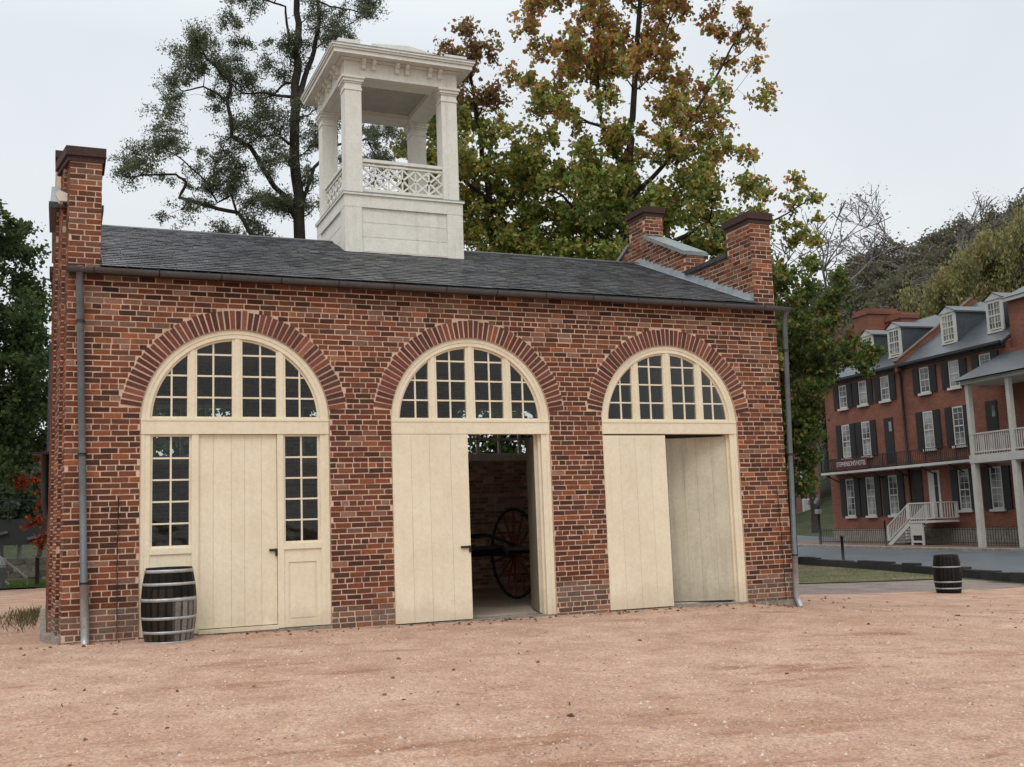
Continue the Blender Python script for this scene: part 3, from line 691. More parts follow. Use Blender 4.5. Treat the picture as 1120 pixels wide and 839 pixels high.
for i, c in enumerate(XC):
    fr, ri, rz = fanlight(c); L_, R_ = c - RA, c + RA; b0 = [0.0, -.07, -.095][i]
    if i == 0:
        zb_ = .01
        fr.box(L_ + .004, L_ + .125, .03, .16, zb_, 2.545); fr.box(R_ - .125, R_ - .004, .03, .16, zb_, 2.545)
        fr.box(L_ + .0045, L_ + .055, .022, .031, zb_, 2.545); fr.box(R_ - .055, R_ - .0045, .022, .031, zb_, 2.545)
        fr.box(1.515, 1.60, .025, .15, zb_, 2.545); fr.box(2.61, 2.69, .025, .15, zb_, 2.545)
        for a, b in ((L_ + .125, 1.515), (2.69, R_ - .125)):
            fr.box(a, b, .02, .13, 1.02, 1.09); fr.box(a, b, .04, .13, .93, 1.02)
            fr.box(a, b, .055, .10, zb_, .93)
            fr.box(a + .0, a + .06, .040, .055, zb_, .93); fr.box(b - .06, b, .040, .055, zb_, .93); fr.box(a + .06, b - .06, .040, .055, .85, .93); fr.box(a + .06, b - .06, .040, .055, zb_, .10)
            for (p, q, r_, t) in ((a + .085, b - .085, .125, .825),):
                fr.box(p, q, .047, .056, r_, t)
    else:
        fr.box(R_ - .135, R_ - .004, .03, .20, b0, 2.545); fr.box(R_ - .06, R_ - .0045, .02, .031, b0, 2.545); fr.box(R_ - .165, R_ - .135, .09, .20, b0, 2.545)
        fr.box(L_ + .004, L_ + .10, .10, .20, b0, 2.545)
    frame = fr.build('door_frame', M['cream'], fort); tag(frame, labels[i])
    glazing(c, ri, rz).build('fanlight', M['cream'], frame)
    glass_arch(c, ri).build('glass', M['glass'], frame)
    if i == 0:
        for a, b in ((L_ + .125, 1.515), (2.69, R_ - .125)):
            mb = MB(); mb.box(a, a + .03, .06, .10, 1.09, 2.545); mb.box(b - .03, b, .06, .10, 1.09, 2.545); mb.box(a, b, .061, .099, 2.515, 2.544); mb.box(a, b, .061, .099, 1.091, 1.125)
            mb.box((a + b) / 2 - .011, (a + b) / 2 + .011, .07, .095, 1.125, 2.515)
            for k in range(1, 5): z = 1.125 + 1.39 * k / 5; mb.box(a + .03, b - .03, .071, .094, z - .011, z + .011)
            sw = mb.build('side_window', M['cream'], frame)
            mb = MB(); mb.quad((a, .088, 1.1), (b, .088, 1.1), (b, .088, 2.53), (a, .088, 2.53)); mb.build('pane', M['glass'], frame)
        dl = leaf(fort, 1.603, 2.607, .06, 2.54, .06, 5); latch(dl, 2.585, 1.0, .06, .085)
        mb = MB(); mb.box(1.60, 2.61, .0, .14, .0, .05); mb.build('door_sill', M['cream'], frame)
    elif i == 1:
        dl = leaf(fort, 4.19, 5.315, -.05, 2.54, .015, 4); latch(dl, 5.29, .93, .015, .13)
        leaf(fort, 0, 1.12, -.05, 2.53, 0, 5, base=(6.455, .14, 0), dirv=(.30, .95, 0), mat='shadecream')
    else:
        leaf(fort, 7.49, 8.58, -.075, 2.52, .015, 4)
        th = R(26); leaf(fort, 0, 1.16, -.06, 2.51, 0, 5, base=(9.745 - 1.16 * math.cos(th), .12 + 1.16 * math.sin(th), 0), dirv=(math.cos(th), -math.sin(th), 0), mat='shadecream')

# belfry -----------------------------------------------------------------
bx0, bx1, by0, by1 = 4.24, 6.33, 2.63, 4.72; bz = 6.84
rzf = lambda y: EV + .035 + (min(y, Dp - y) + .13) / (Dp / 2 + .13) * (RZ - EV - .035)
mb = MB()
mb.box(bx0 + .03, bx1 - .03, by0 + .03, by1 - .03, 5.3, bz - .02)
for x in (bx0, bx1 - .29): 
    for y in (by0, by1 - .29): mb.box(x, x + .29, y, y + .29, 5.2, 6.62)
bf = mb.build('belfry', M['white'], fort)
mb = MB()
for k in range(5):   # clapboards
    z0 = 5.35 + k * .25; z1 = min(z0 + .25, 6.6)
    for (o, a, n) in ((V((bx0 + .29, by0 + .03, z0)), V((bx1 - bx0 - .58, 0, 0)), V((0, -1, 0))), (V((bx0 + .03, by1 - .29, z0)), V((0, -(by1 - by0 - .58), 0)), V((-1, 0, 0))), (V((bx1 - .03, by0 + .29, z0)), V((0, by1 - by0 - .58, 0)), V((1, 0, 0))), (V((bx1 - .29, by1 - .03, z0)), V((-(bx1 - bx0 - .58), 0, 0)), V((0, 1, 0)))):
        h = V((0, 0, z1 - z0)); k_ = random.uniform(.96, 1.03)
        mb.add([o + n * .006, o + a + n * .006, o + a + h + n * .002, o + h + n * .002, o, o + a], [(0, 1, 2, 3), (4, 5, 1, 0)], (k_,) * 3)
mb.build('boarding', M['white'], bf)
mb = MB(); mb.box(bx0 - .004, bx1 + .004, by0 - .004, by1 + .004, 6.60, bz - .035); mb.box(bx0 - .03, bx1 + .03, by0 - .03, by1 + .03, bz - .035, bz)
mb.build('base_band', M['white'], bf)
mb = MB(); mb.box(bx0 - .034, bx1 + .034, by0 - .034, by1 + .034, bz + .0005, bz + .012); mb.build('base_flashing', M['lead'], bf)
mb = MB()
cw = .285; cin = .04
cpos = [(bx0 + cin, by0 + cin), (bx1 - cin - cw, by0 + cin), (bx0 + cin, by1 - cin - cw), (bx1 - cin - cw, by1 - cin - cw)]
for (x, y) in cpos:
    mb = MB(); t = .0
    mb.box(x, x + cw, y, y + cw, bz + .013, 8.78)
    mb.box(x - .012, x + cw + .012, y - .012, y + cw + .012, bz + .0135, bz + .06) if False else None
    for e, z0, z1 in ((.012, 8.66, 8.70), (.015, 8.78, 8.81), (.035, 8.81, 8.86), (.055, 8.86, 8.905)): mb.box(x - e, x + cw + e, y - e, y + cw + e, z0, z1 - .001)
    mb.build('column', M['white'], bf)
# railings
def railing(a, b):
    a = V(a); b = V(b); d = (b - a); L = d.length; d.normalize(); mb = MB(); z0, z1 = 6.93, 7.45
    for z, h, w in ((z1, .055, .09), (z1 - .075, .03, .05), (z0, .05, .06)): mb.bar(a + V((0, 0, z)), b + V((0, 0, z)), w, h)
    n = 3; W2 = L / n; zz0, zz1 = z0 + .025, z1 - .09
    for k in range(n):
        p = a + d * W2 * k; q = a + d * W2 * (k + 1); m_ = (p + q) / 2
        for s, e in (((p, zz0), (q, zz1)), ((p, zz1), (q, zz0))): mb.bar(s[0] + V((0, 0, s[1])), e[0] + V((0, 0, e[1])), .03, .036)
        mb.bar(m_ + V((0, 0, zz0)), m_ + V((0, 0, zz1)), .026, .03)
        if k: mb.bar(p + V((0, 0, zz0)), p + V((0, 0, zz1)), .022, .02)
        zc = (zz0 + zz1) / 2; hh = (zz1 - zz0) / 2
        for s1, s2 in ((-1, 1), (1, -1)):
            pass
        mb.bar(p + V((0, 0, zc)) + d * W2 * .0, m_ + V((0, 0, zz1)), .024, .028); mb.bar(m_ + V((0, 0, zz1)), q + V((0, 0, zc)), .024, .028)
        mb.bar(q + V((0, 0, zc)), m_ + V((0, 0, zz0)), .024, .028); mb.bar(m_ + V((0, 0, zz0)), p + V((0, 0, zc)), .024, .028)
    mb.build('railing', M['white'], bf)
xa, xb = bx0 + cin + cw, bx1 - cin - cw; ya, yb = by0 + cin + cw, by1 - cin - cw; mid = cin + cw / 2 - .06
railing((xa, by0 + mid, 0), (xb, by0 + mid, 0)); railing((xa, by1 - mid, 0), (xb, by1 - mid, 0)); railing((bx0 + mid, ya, 0), (bx0 + mid, yb, 0)); railing((bx1 - mid, ya, 0), (bx1 - mid, yb, 0))
# entablature: frieze ring, ceiling, cornice, brackets
mb = MB(); e = .0; q = .38
fx0, fx1, fy0, fy1 = bx0 + .03, bx1 - .03, by0 + .03, by1 - .03
for (x0, x1, y0, y1) in ((fx0, fx1, fy0, fy0 + q), (fx0, fx1, fy1 - q, fy1), (fx0, fx0 + q, fy0 + q, fy1 - q), (fx1 - q, fx1, fy0 + q, fy1 - q)): mb.box(x0, x1, y0, y1, 8.906, 9.172)
mb.build('frieze', M['white'], bf)
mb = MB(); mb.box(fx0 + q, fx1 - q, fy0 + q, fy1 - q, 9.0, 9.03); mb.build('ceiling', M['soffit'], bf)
mb = MB()
for ov, z0, z1 in ((.04, 9.173, 9.20), (.19, 9.205, 9.275), (.215, 9.278, 9.315), (.235, 9.315, 9.345)): mb.box(bx0 - ov, bx1 + ov, by0 - ov, by1 + ov, z0, z1 - .001)
cor = mb.build('cornice', M['white'], bf)
mb = MB(); z0 = 9.346; cx, cy = (bx0 + bx1) / 2, (by0 + by1) / 2; E = 1.285
P4 = [(cx - E, cy - E, z0), (cx + E, cy - E, z0), (cx + E, cy + E, z0), (cx - E, cy + E, z0)]
mb.add(P4 + [(x, y, z0 + .02) for x, y, z in P4] + [(cx, cy, z0 + .09)], [(3, 2, 1, 0), (0, 1, 5, 4), (1, 2, 6, 5), (2, 3, 7, 6), (3, 0, 4, 7), (4, 5, 8), (5, 6, 8), (6, 7, 8), (7, 4, 8)])
mb.build('roof_sheet', M['lead'], bf)
mb = MB()   # pediment blocks on the roof edge
for (x0, x1, y0, y1, h) in ((bx0 - .1, bx0 + .28, by0 - .12, by0 + .2, .14), (bx1 - .28, bx1 + .12, by0 - .12, by0 + .2, .12), (bx0 - .1, bx0 + .28, by1 - .2, by1 + .12, .12), (bx1 - .28, bx1 + .12, by1 - .2, by1 + .12, .12)): mb = MB(); mb.box(x0, x1, y0, y1, z0, z0 + h); mb.build('corner_block', M['white'], bf)
mb = MB()
mb.prism([(cx - .55, by0 - .1, z0), (cx + .62, by0 - .1, z0), (cx + .62, by0 - .1, z0 + .09), (cx + .1, by0 - .1, z0 + .18), (cx - .55, by0 - .1, z0 + .13)][::-1], (0, .4, 0))
mb.build('ridge_block', M['white'], bf)
for sx in (0, 1, 2):
    for sd in range(4):
        for dd in (-.09, .09):
            t = [.215, .5, .785][sx]; mb = MB()
            if sd == 0: o = V((bx0 + (bx1 - bx0) * t + dd, fy0, 0)); n = V((0, -1, 0)); u = V((1, 0, 0))
            elif sd == 1: o = V((bx0 + (bx1 - bx0) * t + dd, fy1, 0)); n = V((0, 1, 0)); u = V((-1, 0, 0))
            elif sd == 2: o = V((fx0, by0 + (by1 - by0) * t + dd, 0)); n = V((-1, 0, 0)); u = V((0, -1, 0))
            else: o = V((fx1, by0 + (by1 - by0) * t + dd, 0)); n = V((1, 0, 0)); u = V((0, 1, 0))
            if sx != 1: o += u * 0
            pts = [(0, 9.03), (.05, 9.04), (.065, 9.075), (.05, 9.10), (.09, 9.12), (.12, 9.15), (.12, 9.203), (0, 9.203)]
            P = [o + n * (a + .001) - u * .032 + V((0, 0, z)) for a, z in pts]
            mb.prism(P if (V(P[1]) - V(P[0])).cross(V(P[2]) - V(P[1])).dot(u) > 0 else P, u * .064); mb.build('bracket', M['white'], bf)

# flood light on the left pier
fl = empty('flood_light', (-.1, .38, 5.55), 'small white floodlight fixed to the side of the left roof pier', 'lamp')
mb = MB(); o = V((-.12, .22, 5.58)); mb.prism([o, o + V((.11, .0, 0)), o + V((.11, .0, .10)), o + V((.0, 0, .14)), o + V((-.05, 0, .09))][::-1], (0, .16, 0)); mb.build('lamp_housing', M['white'], fl)
mb = MB(); mb.bar((-.02, .3, 5.5), (-.07, .3, 5.58), .04, .02); mb.box(-.10, -.03, .24, .36, 5.50, 5.515); mb.build('bracket', M['iron'], fl)
# black chute on the left side
ch = empty('iron_chute', (-.5, 6.5, 2.5), 'curved black iron chute sticking out from the left side wall', 'chute')
mb = MB(); mb.tube([(-.29, 5.6, 2.72), (-.29, 5.6, 2.2), (-.285, 5.6, 1.9), (-.25, 5.6, 1.68), (-.17, 5.6, 1.58)], [.07, .06, .055, .05, .045], 12); mb.build('chute_pipe', M['iron'], ch)
mb = MB(); mb.box(-.50, -.2, 5.45, 5.75, 2.70, 2.735); mb.build('top_plate', M['iron'], ch)
sp = MB(); sp.box(-.275, -.22, 6.2, 6.5, 2.6, 4.75, (.5, .52, .6)); tag(sp.build('side_shutter_panel', M['pipe'], fort))

# ------------------------------------------------------------------ barrels
def barrel(loc, label, h, rm, re, hoops, colf, rotz=0):
    root = empty('oak_barrel', (0, 0, 0), label, 'barrel'); NS = 22; seg = 66
    K = 18; rr = lambda t: re + (rm - re) * (1 - (2 * t - 1) ** 2)
    mb = MB()
    tones = [random.uniform(.75, 1.2) for _ in range(NS)]
    prof = [(rr(k / K), h * k / K) for k in range(K + 1)] + [(re - .022, h), (re - .026, h - .045)]
    def cf(i, k):
        s = (k // 3) % NS; z = min(i, K) / K; c = colf(k / seg * 360, z); t = tones[s] * (.35 if k % 3 == 2 and i < K else 1)
        return tuple(v * t for v in c)
    mb.lathe(prof, seg=seg, c=cf); mb.lathe([(0.001, 0.01), (re, .0)][::1], seg=seg, c=(.03, .03, .03)); mb.build('staves', M['stave'], root)
    mb = MB(); mb.lathe([(re - .02, h - .04), (.001, h - .04)], seg=24, c=(.05, .05, .055)); mb.build('barrel_head', M['stave'], root)
    for z, w in hoops:
        mb = MB(); a, b = z - w / 2 / h, z + w / 2 / h
        mb.lathe([(rr(max(a, 0)), h * a), (rr(max(a, 0)) + .006, h * a + .001), (rr(min(b, 1)) + .006, h * b - .001), (rr(min(b, 1)), h * b)], seg=44); mb.build('hoop', M['galv'], root)
    root.location = loc; root.rotation_euler = (0, 0, rotz); return root
def c_near(a, z):      # grey weathered staves to the right below the middle, black wet ones elsewhere
    a = a % 360
    if z < .60 and (268 < a or a < 20): return (.24, .225, .205)
    if z < .12: return (.06, .045, .03)
    if 225 < a < 275 and z < .7: return (.035, .026, .02)
    return (.013, .012, .011)
barrel((1.20, -.46, -.03), 'weathered oak barrel with galvanised hoops standing beside the closed doorway', .90, .325, .27, [(.955, .04), (.785, .035), (.58, .04), (.34, .035), (.155, .035), (.02, .03)], c_near)
barrel((19.95, 6.0, gz(19.95, 6.0)), 'dark barrel standing alone at the far edge of the gravel near the street', .92, .325, .28, [(.69, .03), (.30, .035), (.13, .035)], lambda a, z: (.06, .05, .04) if z > .5 and 285 < a < 330 else (.02, .018, .017))

# ------------------------------------------------------------------ hose cart inside
hc = empty('hose_cart', (6.6, 3.2, -.07), 'two wheeled cart with red spoked wheel inside the half open doorway', 'cart')
def wheel(c, ax, r_):
    a = V(ax).normalized(); p = V((0, 0, 1)); q = a.cross(p).normalized(); mb = MB(); c = V(c); n = 40
    mb.tube([c + (p * math.cos(2 * PI * k / n) + q * math.sin(2 * PI * k / n)) * r_ for k in range(n + 1)], .028, 8, cap=False)
    w = mb.build('wheel', M['iron'], hc); mb = MB()
    mb.tube([c - a * .13, c - a * .05, c + a * .05, c + a * .13], [.06, .09, .09, .05], 12); mb.build('hub', M['iron'], w)
    for k in range(14):
        t = 2 * PI * k / 14; mb = MB(); d = p * math.cos(t) + q * math.sin(t); mb.tube([c + d * .08, c + d * (r_ - .02)], [.022, .015], 6); mb.build('spoke', M['redwheel'], w)
axd = V((.988, .156, 0)); wc = V((7.24, 3.0, .74))
wheel(wc, axd, .76); wheel(wc - axd.normalized() * 1.35, axd, .76)
mb = MB(); fwd = axd.cross(V((0, 0, 1))).normalized(); c0 = wc - axd.normalized() * .68
mb.tube([wc, wc - axd.normalized() * 1.35], .03, 8); 
for s in (-.45, .45): mb.bar(c0 + axd.normalized() * s - fwd * 1.0 + V((0, 0, .05)), c0 + axd.normalized() * s + fwd * 1.6 + V((0, 0, .05)), .06, .08, (.08, .03, .02))
for s in (-1, 0, 1.5): mb.bar(c0 - axd.normalized() * .45 + fwd * s + V((0, 0, .12)), c0 + axd.normalized() * .45 + fwd * s + V((0, 0, .12)), .06, .06)
mb.build('cart_frame', M['iron'], hc)
mb = MB(); mb.tube([c0 - fwd * 1.0 + V((0, 0, .3)), c0 + fwd * .2 + V((0, 0, .34)), c0 + fwd * 1.5 + V((0, 0, .1))], .03, 8); mb.build('draw_pole', M['iron'], hc)

# ------------------------------------------------------------------ HOTEL
HA = V((40.17, 34.61, 0)); HU = V((-.0940, -.99557, 0)).normalized(); HN = V((-HU.y, HU.x, 0)) * 1.0     # HN points inward (east)
if HN.x < 0: HN = -HN
hotel = empty('brick_hotel', tuple(HA + V((0, 0, -.5))), 'long three storey red brick hotel with dormers and an iron balcony across the street', 'building')
def hp(s, o, z): return HA + HU * s + HN * o + V((0, 0, z))
def hbox(mb, s0, s1, o0, o1, z0, z1, c=(1, 1, 1)):
    mb.obox(hp(s0, o0, z0), HU * (s1 - s0), HN * (o1 - o0), V((0, 0, z1 - z0)), c) if HU.cross(HN).z > 0 else mb.obox(hp(s0, o1, z0), HU * (s1 - s0), HN * (o0 - o1), V((0, 0, z1 - z0)), c)
EH = 8.55; SE = 14.2
mb = MB(); hbox(mb, 0, SE, 0, 9.5, .28, EH); 
mb.build('wall', M['hbrick'], hotel)
mb = MB(); hbox(mb, -.05, 24, -.06, 9.5, -1.2, .28); mb.build('stone_basement', M['stone'], hotel)
# taller neighbour to the right, with its porch
nb = empty('porch_house', tuple(hp(19, 3, -.5)), 'brick house with white columned two storey porch at the right edge', 'building')
mb = MB(); hbox(mb, SE + .02, 24, .3, 9.5, .28, 10.35); hbox(mb, SE + .02, SE + 1.2, -.02, .3, .28, 8.2); mb.build('wall', M['hbrick'], nb)
mb = MB(); hbox(mb, SE - .12, 24.2, .1, 9.7, 10.36, 10.52); mb.build('cornice', M['hwhite'], nb)
mb = MB(); a = [hp(SE - .2, .05, 10.53), hp(24.3, .05, 10.53), hp(24.3, 9.8, 10.53), hp(SE - .2, 9.8, 10.53)]; r1, r2 = hp(SE + 2.6, 5, 13.2), hp(21.5, 5, 13.2)
mb.add(a + [r1, r2], [(0, 1, 5, 4), (1, 2, 5), (2, 3, 4, 5), (3, 0, 4)]); mb.build('roof', M['hslate'], nb)
# main roof
mb = MB(); RH = 11.9
for (s0, s1) in ((-.1, 6.85), (7.05, SE)):
    z0 = EH + .02
    a = [hp(s0, -.25, z0), hp(s1, -.25, z0), hp(s1, 4.75, RH), hp(s0, 4.75, RH), hp(s1, 9.8, z0), hp(s0, 9.8, z0)]
    b = [p - V((0, 0, .12)) for p in a]
    mb.add(a + b, [(0, 1, 2, 3), (3, 2, 4, 5), (7, 6, 9, 8), (8, 9, 11, 10), (0, 6, 7, 1), (1, 7, 8, 2), (2, 8, 10, 4), (5, 11, 9, 3), (3, 9, 6, 0), (4, 10, 11, 5)])
hr = mb.build('roof', M['hslate'], hotel)
mb = MB()
for s in (.0, 6.95, SE - .1):
    a = [hp(s, .02, EH), hp(s, 4.75, RH - .02), hp(s, 9.48, EH)]; mb.prism(a if True else a, HU * .12)
mb.build('gable_fill', M['hbrick'], hotel)
for s in (6.86,):
    mb = MB(); a = [hp(s, -.35, EH - .3), hp(s, -.35, EH + .18), hp(s, 4.75, RH + .35), hp(s, 4.75, RH), hp(s, 0, EH - .3)]; mb.prism(a, HU * .18); a2 = [hp(s, 9.8, EH + .18), hp(s, 9.5, EH), hp(s, 4.75, RH), hp(s, 4.75, RH + .35)]; mb.prism(a2, HU * .18)
    pw = mb.build('fire_wall', M['hbrick'], hotel)
    mb = MB(); mb.bar(hp(s + .09, -.4, EH + .21), hp(s + .09, 4.8, RH + .38), .26, .06, (.5, .45, .42)); mb.build('coping', M['stone'], pw)
mb = MB(); mb.bar(hp(-.1, -.32, EH + .0), hp(SE, -.32, EH + .0), .13, .12); mb.bar(hp(0, -.06, EH - .12), hp(SE, -.06, EH - .12), .1, .14); mb.build('gutter', M['iron'], hotel)
mb = MB(); mb.tube([hp(6.95, -.3, EH - .05), hp(6.95, -.1, EH - .5), hp(6.95, -.1, .2)], .06, 8, (.3, .3, .3)); mb.build('downpipe', M['iron'], hotel)
def hchim(s0, s1, o0, o1, z0, z1, par):
    mb = MB(); hbox(mb, s0, s1, o0, o1, z0, z1); hbox(mb, s0 - .08, s1 + .08, o0 - .08, o1 + .08, z1 - .35, z1 - .15); mb.build('chimney', M['hbrick'], par)
hchim(-1.0, .45, 3.1, 5.1, 9.3, 13.0, hr); hchim(.45, 1.9, 4.2, 5.3, 11, 12.5, hr)
# windows
def hwin(s, w, z0, z1, par, shutters=True, o=0, sill=True, rows=6):
    mb = MB(); f = .07
    hbox(mb, s - w / 2, s - w / 2 + f, o - .03, o + .06, z0, z1); hbox(mb, s + w / 2 - f, s + w / 2, o - .03, o + .06, z0, z1); hbox(mb, s - w / 2 + f, s + w / 2 - f, o - .03, o + .06, z1 - f, z1); hbox(mb, s - w / 2 + f, s + w / 2 - f, o - .03, o + .06, z0, z0 + f)
    zm = (z0 + z1) / 2; hbox(mb, s - w / 2 + f, s + w / 2 - f, o - .035, o + .02, zm - .03, zm + .03)
    hbox(mb, s - .012, s + .012, o - .022, o + .01, z0 + f, z1 - f)
    hbox(mb, s - w / 6 - .012, s - w / 6 + .012, o - .021, o + .01, z0 + f, z1 - f) if False else None
    for k in range(1, rows):
        if k == rows // 2: continue
        z = z0 + (z1 - z0) * k / rows; hbox(mb, s - w / 2 + f, s + w / 2 - f, o - .02, o + .01, z - .012, z + .012)
    wn = mb.build('window', M['hwhite'], par)
    mb = MB(); hbox(mb, s - w / 2 + .02, s + w / 2 - .02, o - .008, o + .03, z0 + .02, z1 - .02); mb.build('pane', M['farglass'], wn)
    if sill: mb = MB(); hbox(mb, s - w / 2 - .1, s + w / 2 + .1, o - .14, o - .031, z0 - .12, z0 - .005); mb.build('sill', M['hwhite'], wn)
    if shutters:
        for sg in (-1, 1):
            mb = MB(); c = s + sg * (w / 2 + .26); hbox(mb, c - .235, c + .235, o - .07, o - .012, z0 - .02, z1 + .02)
            for k in range(14): z = z0 + .08 + (z1 - z0 - .16) * k / 14; hbox(mb, c - .18, c + .18, o - .078, o - .069, z, z + .05)
            mb.build('shutter', M['shutter'], wn)
SS = [1.82, 3.63, 5.53, 8.65, 10.77, 12.85]
for k, s in enumerate(SS):
    hwin(s, .72, 6.95, 8.22, hotel, rows=4)
    if k not in (2, 5): hwin(s, .74, 4.18, 6.02, hotel)
    if k not in (3,): hwin(s, .74, 1.0 + .14 * (k > 3), 3.03, hotel)
for s in (5.56, 12.95):
    mb = MB(); hbox(mb, s - .36, s + .36, -.04, .05, 3.65, 6.02); d = mb.build('door', M['shutter'], hotel)
    mb = MB(); hbox(mb, s + .06, s + .26, -.055, -.041, 5.3, 5.8); mb.build('door_pane', M['farglass'], d)
mb = MB(); hbox(mb, 8.3, 8.42, -.06, .05, .78, 3.1); hbox(mb, 9.0, 9.12, -.06, .05, .78, 3.1); hbox(mb, 8.42, 9.0, -.055, .05, 3.0, 3.1); hbox(mb, 8.42, 8.72, -.05, .05, .78, 3.0); ed = mb.build('entrance_door', M['hwhite'], hotel)
mb = MB(); hbox(mb, 8.72, 9.0, -.045, .05, .78, 2.3); hbox(mb, 8.72, 9.0, -.045, .05, 2.38, 3.0); mb.build('door_opening', M['shutter'], ed)
mb = MB(); hbox(mb, 7.1, 7.8, -.05, .05, .3, 3.2); mb.build('passage_door', M['shutter'], hotel)
# dormers
def dormer(s, z0=9.35, z1=10.75, par=hotel):
    w = 1.0; o = .75; mb = MB(); hw = w / 2
    cheek = [hp(s - hw, o, z0), hp(s + hw, o, z0), hp(s + hw, o, z1), hp(s - hw, o, z1)]
    rb = 4.0
    mb.prism([hp(s + hw - .08, o + .0, z0 - .3), hp(s + hw - .08, o, z1), hp(s + hw - .08, rb, z1)], HU * .08); mb.prism([hp(s - hw, o, z0 - .3), hp(s - hw, o, z1), hp(s - hw, rb, z1)], HU * .08)
    d = mb.build('dormer', M['hslate'], par)
    mb = MB(); hbox(mb, s - hw - .02, s - hw + .14, o - .04, o + .04, z0 - .05, z1); hbox(mb, s + hw - .14, s + hw + .02, o - .04, o + .04, z0 - .05, z1); hbox(mb, s - hw + .14, s + hw - .14, o - .04, o + .04, z1 - .1, z1); hbox(mb, s - hw, s + hw, o - .1, o + .04, z0 - .14, z0 - .051)
    mb.prism([hp(s - hw - .12, o - .08, z1 + .005), hp(s + hw + .12, o - .08, z1 + .005), hp(s, o - .08, z1 + .32)], HN * .1)
    hbox(mb, s + hw - .01, s + hw + .1, o, rb, z1 - .02, z1 + .045); hbox(mb, s - hw - .1, s - hw + .01, o, rb, z1 - .02, z1 + .045)
    mb.build('dormer_trim', M['hwhite'], d)
    hwin(s, .72, z0 + .0, z1 - .1, d, False, o, False, 4) if False else None
    f = MB(); hbox(f, s - .36, s + .36, o - .02, o + .03, z0, z1 - .1); pn = f.build('dormer_pane', M['farglass'], d)
    f = MB(); hbox(f, s - .03, s + .03, o - .05, o - .021, z0, z1 - .1); 
    for k in range(5): z = z0 + (z1 - .14 - z0) * k / 4; hbox(f, s - .36, s + .36, o - .049, o - .0215, z, z + (.07 if k in (0, 2, 4) else .03))
    for q in (-.18, .18): hbox(f, s + q - .012, s + q + .012, o - .046, o - .0213, z0, z1 - .1)
    f.build('dormer_sash', M['hwhite'], d)
    mb = MB(); mb.add([hp(s - hw - .16, o - .14, z1 + .03), hp(s, o - .14, z1 + .37), hp(s, rb + .6, z1 + .37), hp(s - hw - .16, rb + .2, z1 + .03), hp(s + hw + .16, o - .14, z1 + .03), hp(s + hw + .16, rb + .2, z1 + .03)], [(0, 1, 2, 3), (1, 4, 5, 2)]); mb.build('dormer_roof', M['hslate'], d)
for s in (3.3, 5.62, 9.76, 12.9): dormer(s)
# balcony
bo = -1.0; mb = MB(); hbox(mb, .62, 13.1, bo, -.01, 3.30, 3.42); bl = mb.build('balcony', M['hwhite'], hotel); mb = MB(); hbox(mb, .62, 13.1, bo + .05, -.01, 3.425, 3.47, (.4, .4, .4)); mb.build('deck', M['shutter'], bl)
mb = MB()
for z in (3.55, 4.12): mb.bar(hp(.65, bo + .04, z), hp(13.1, bo + .04, z), .03, .035)
mb.bar(hp(.66, bo, 4.12), hp(.66, 0, 4.12), .03, .035); mb.bar(hp(.66, bo, 3.55), hp(.66, 0, 3.55), .03, .03)
for k in range(92): s = .66 + k * .136; mb.bar(hp(s, bo + .04, 3.47), hp(s, bo + .04, 4.12), .018 if k % 8 else .045, .018 if k % 8 else .045)
for k in range(8): mb.bar(hp(.66, bo + k * .13, 3.47), hp(.66, bo + k * .13, 4.12), .018, .018)
mb.build('iron_railing', M['iron'], bl)
for k in range(7):
    s = .8 + k * 2.0; mb = MB(); mb.bar(hp(s, 0, 2.9), hp(s, bo + .2, 3.29), .05, .05); mb.build('brace', M['iron'], bl)
sg = empty('hotel_sign', tuple(hp(3.6, -1.06, 3.75)), 'maroon board reading Stephenson\'s Hotel in white letters on the balcony rail', 'sign')
mb = MB(); hbox(mb, 2.15, 4.95, -1.06, -1.02, 3.50, 4.05); mb.build('board', M['signred'], sg)
cu = bpy.data.curves.new('lettering', 'FONT'); cu.body = "STEPHENSON'S HOTEL"; cu.align_x = 'CENTER'; cu.align_y = 'CENTER'; cu.size = .36; cu.extrude = .004; cu.space_character = .93
to = bpy.data.objects.new('lettering_tmp', cu); col.objects.link(to); bpy.context.view_layer.update()
me = bpy.data.meshes.new_from_object(to.evaluated_get(bpy.context.evaluated_depsgraph_get())); bpy.data.objects.remove(to)
wd = max(v.co.x for v in me.vertices) - min(v.co.x for v in me.vertices)
mt = Matrix.Translation(hp(3.55, -1.068, 3.775) - ORG['hotel_sign']) @ Matrix(((HU.x, 0, -HN.x, 0), (HU.y, 0, -HN.y, 0), (0, 1, 0, 0), (0, 0, 0, 1))) @ Matrix.Scale(2.6 / wd, 4, (1, 0, 0))
me.transform(mt); me.materials.clear(); me.materials.append(M['hwhite'])
a_ = me.attributes.new('col', 'FLOAT_COLOR', 'FACE'); a_.data.foreach_set('color', np.ones(len(me.polygons) * 4, 'f'))
lo = bpy.data.objects.new('lettering', me); col.objects.link(lo); lo.parent = sg
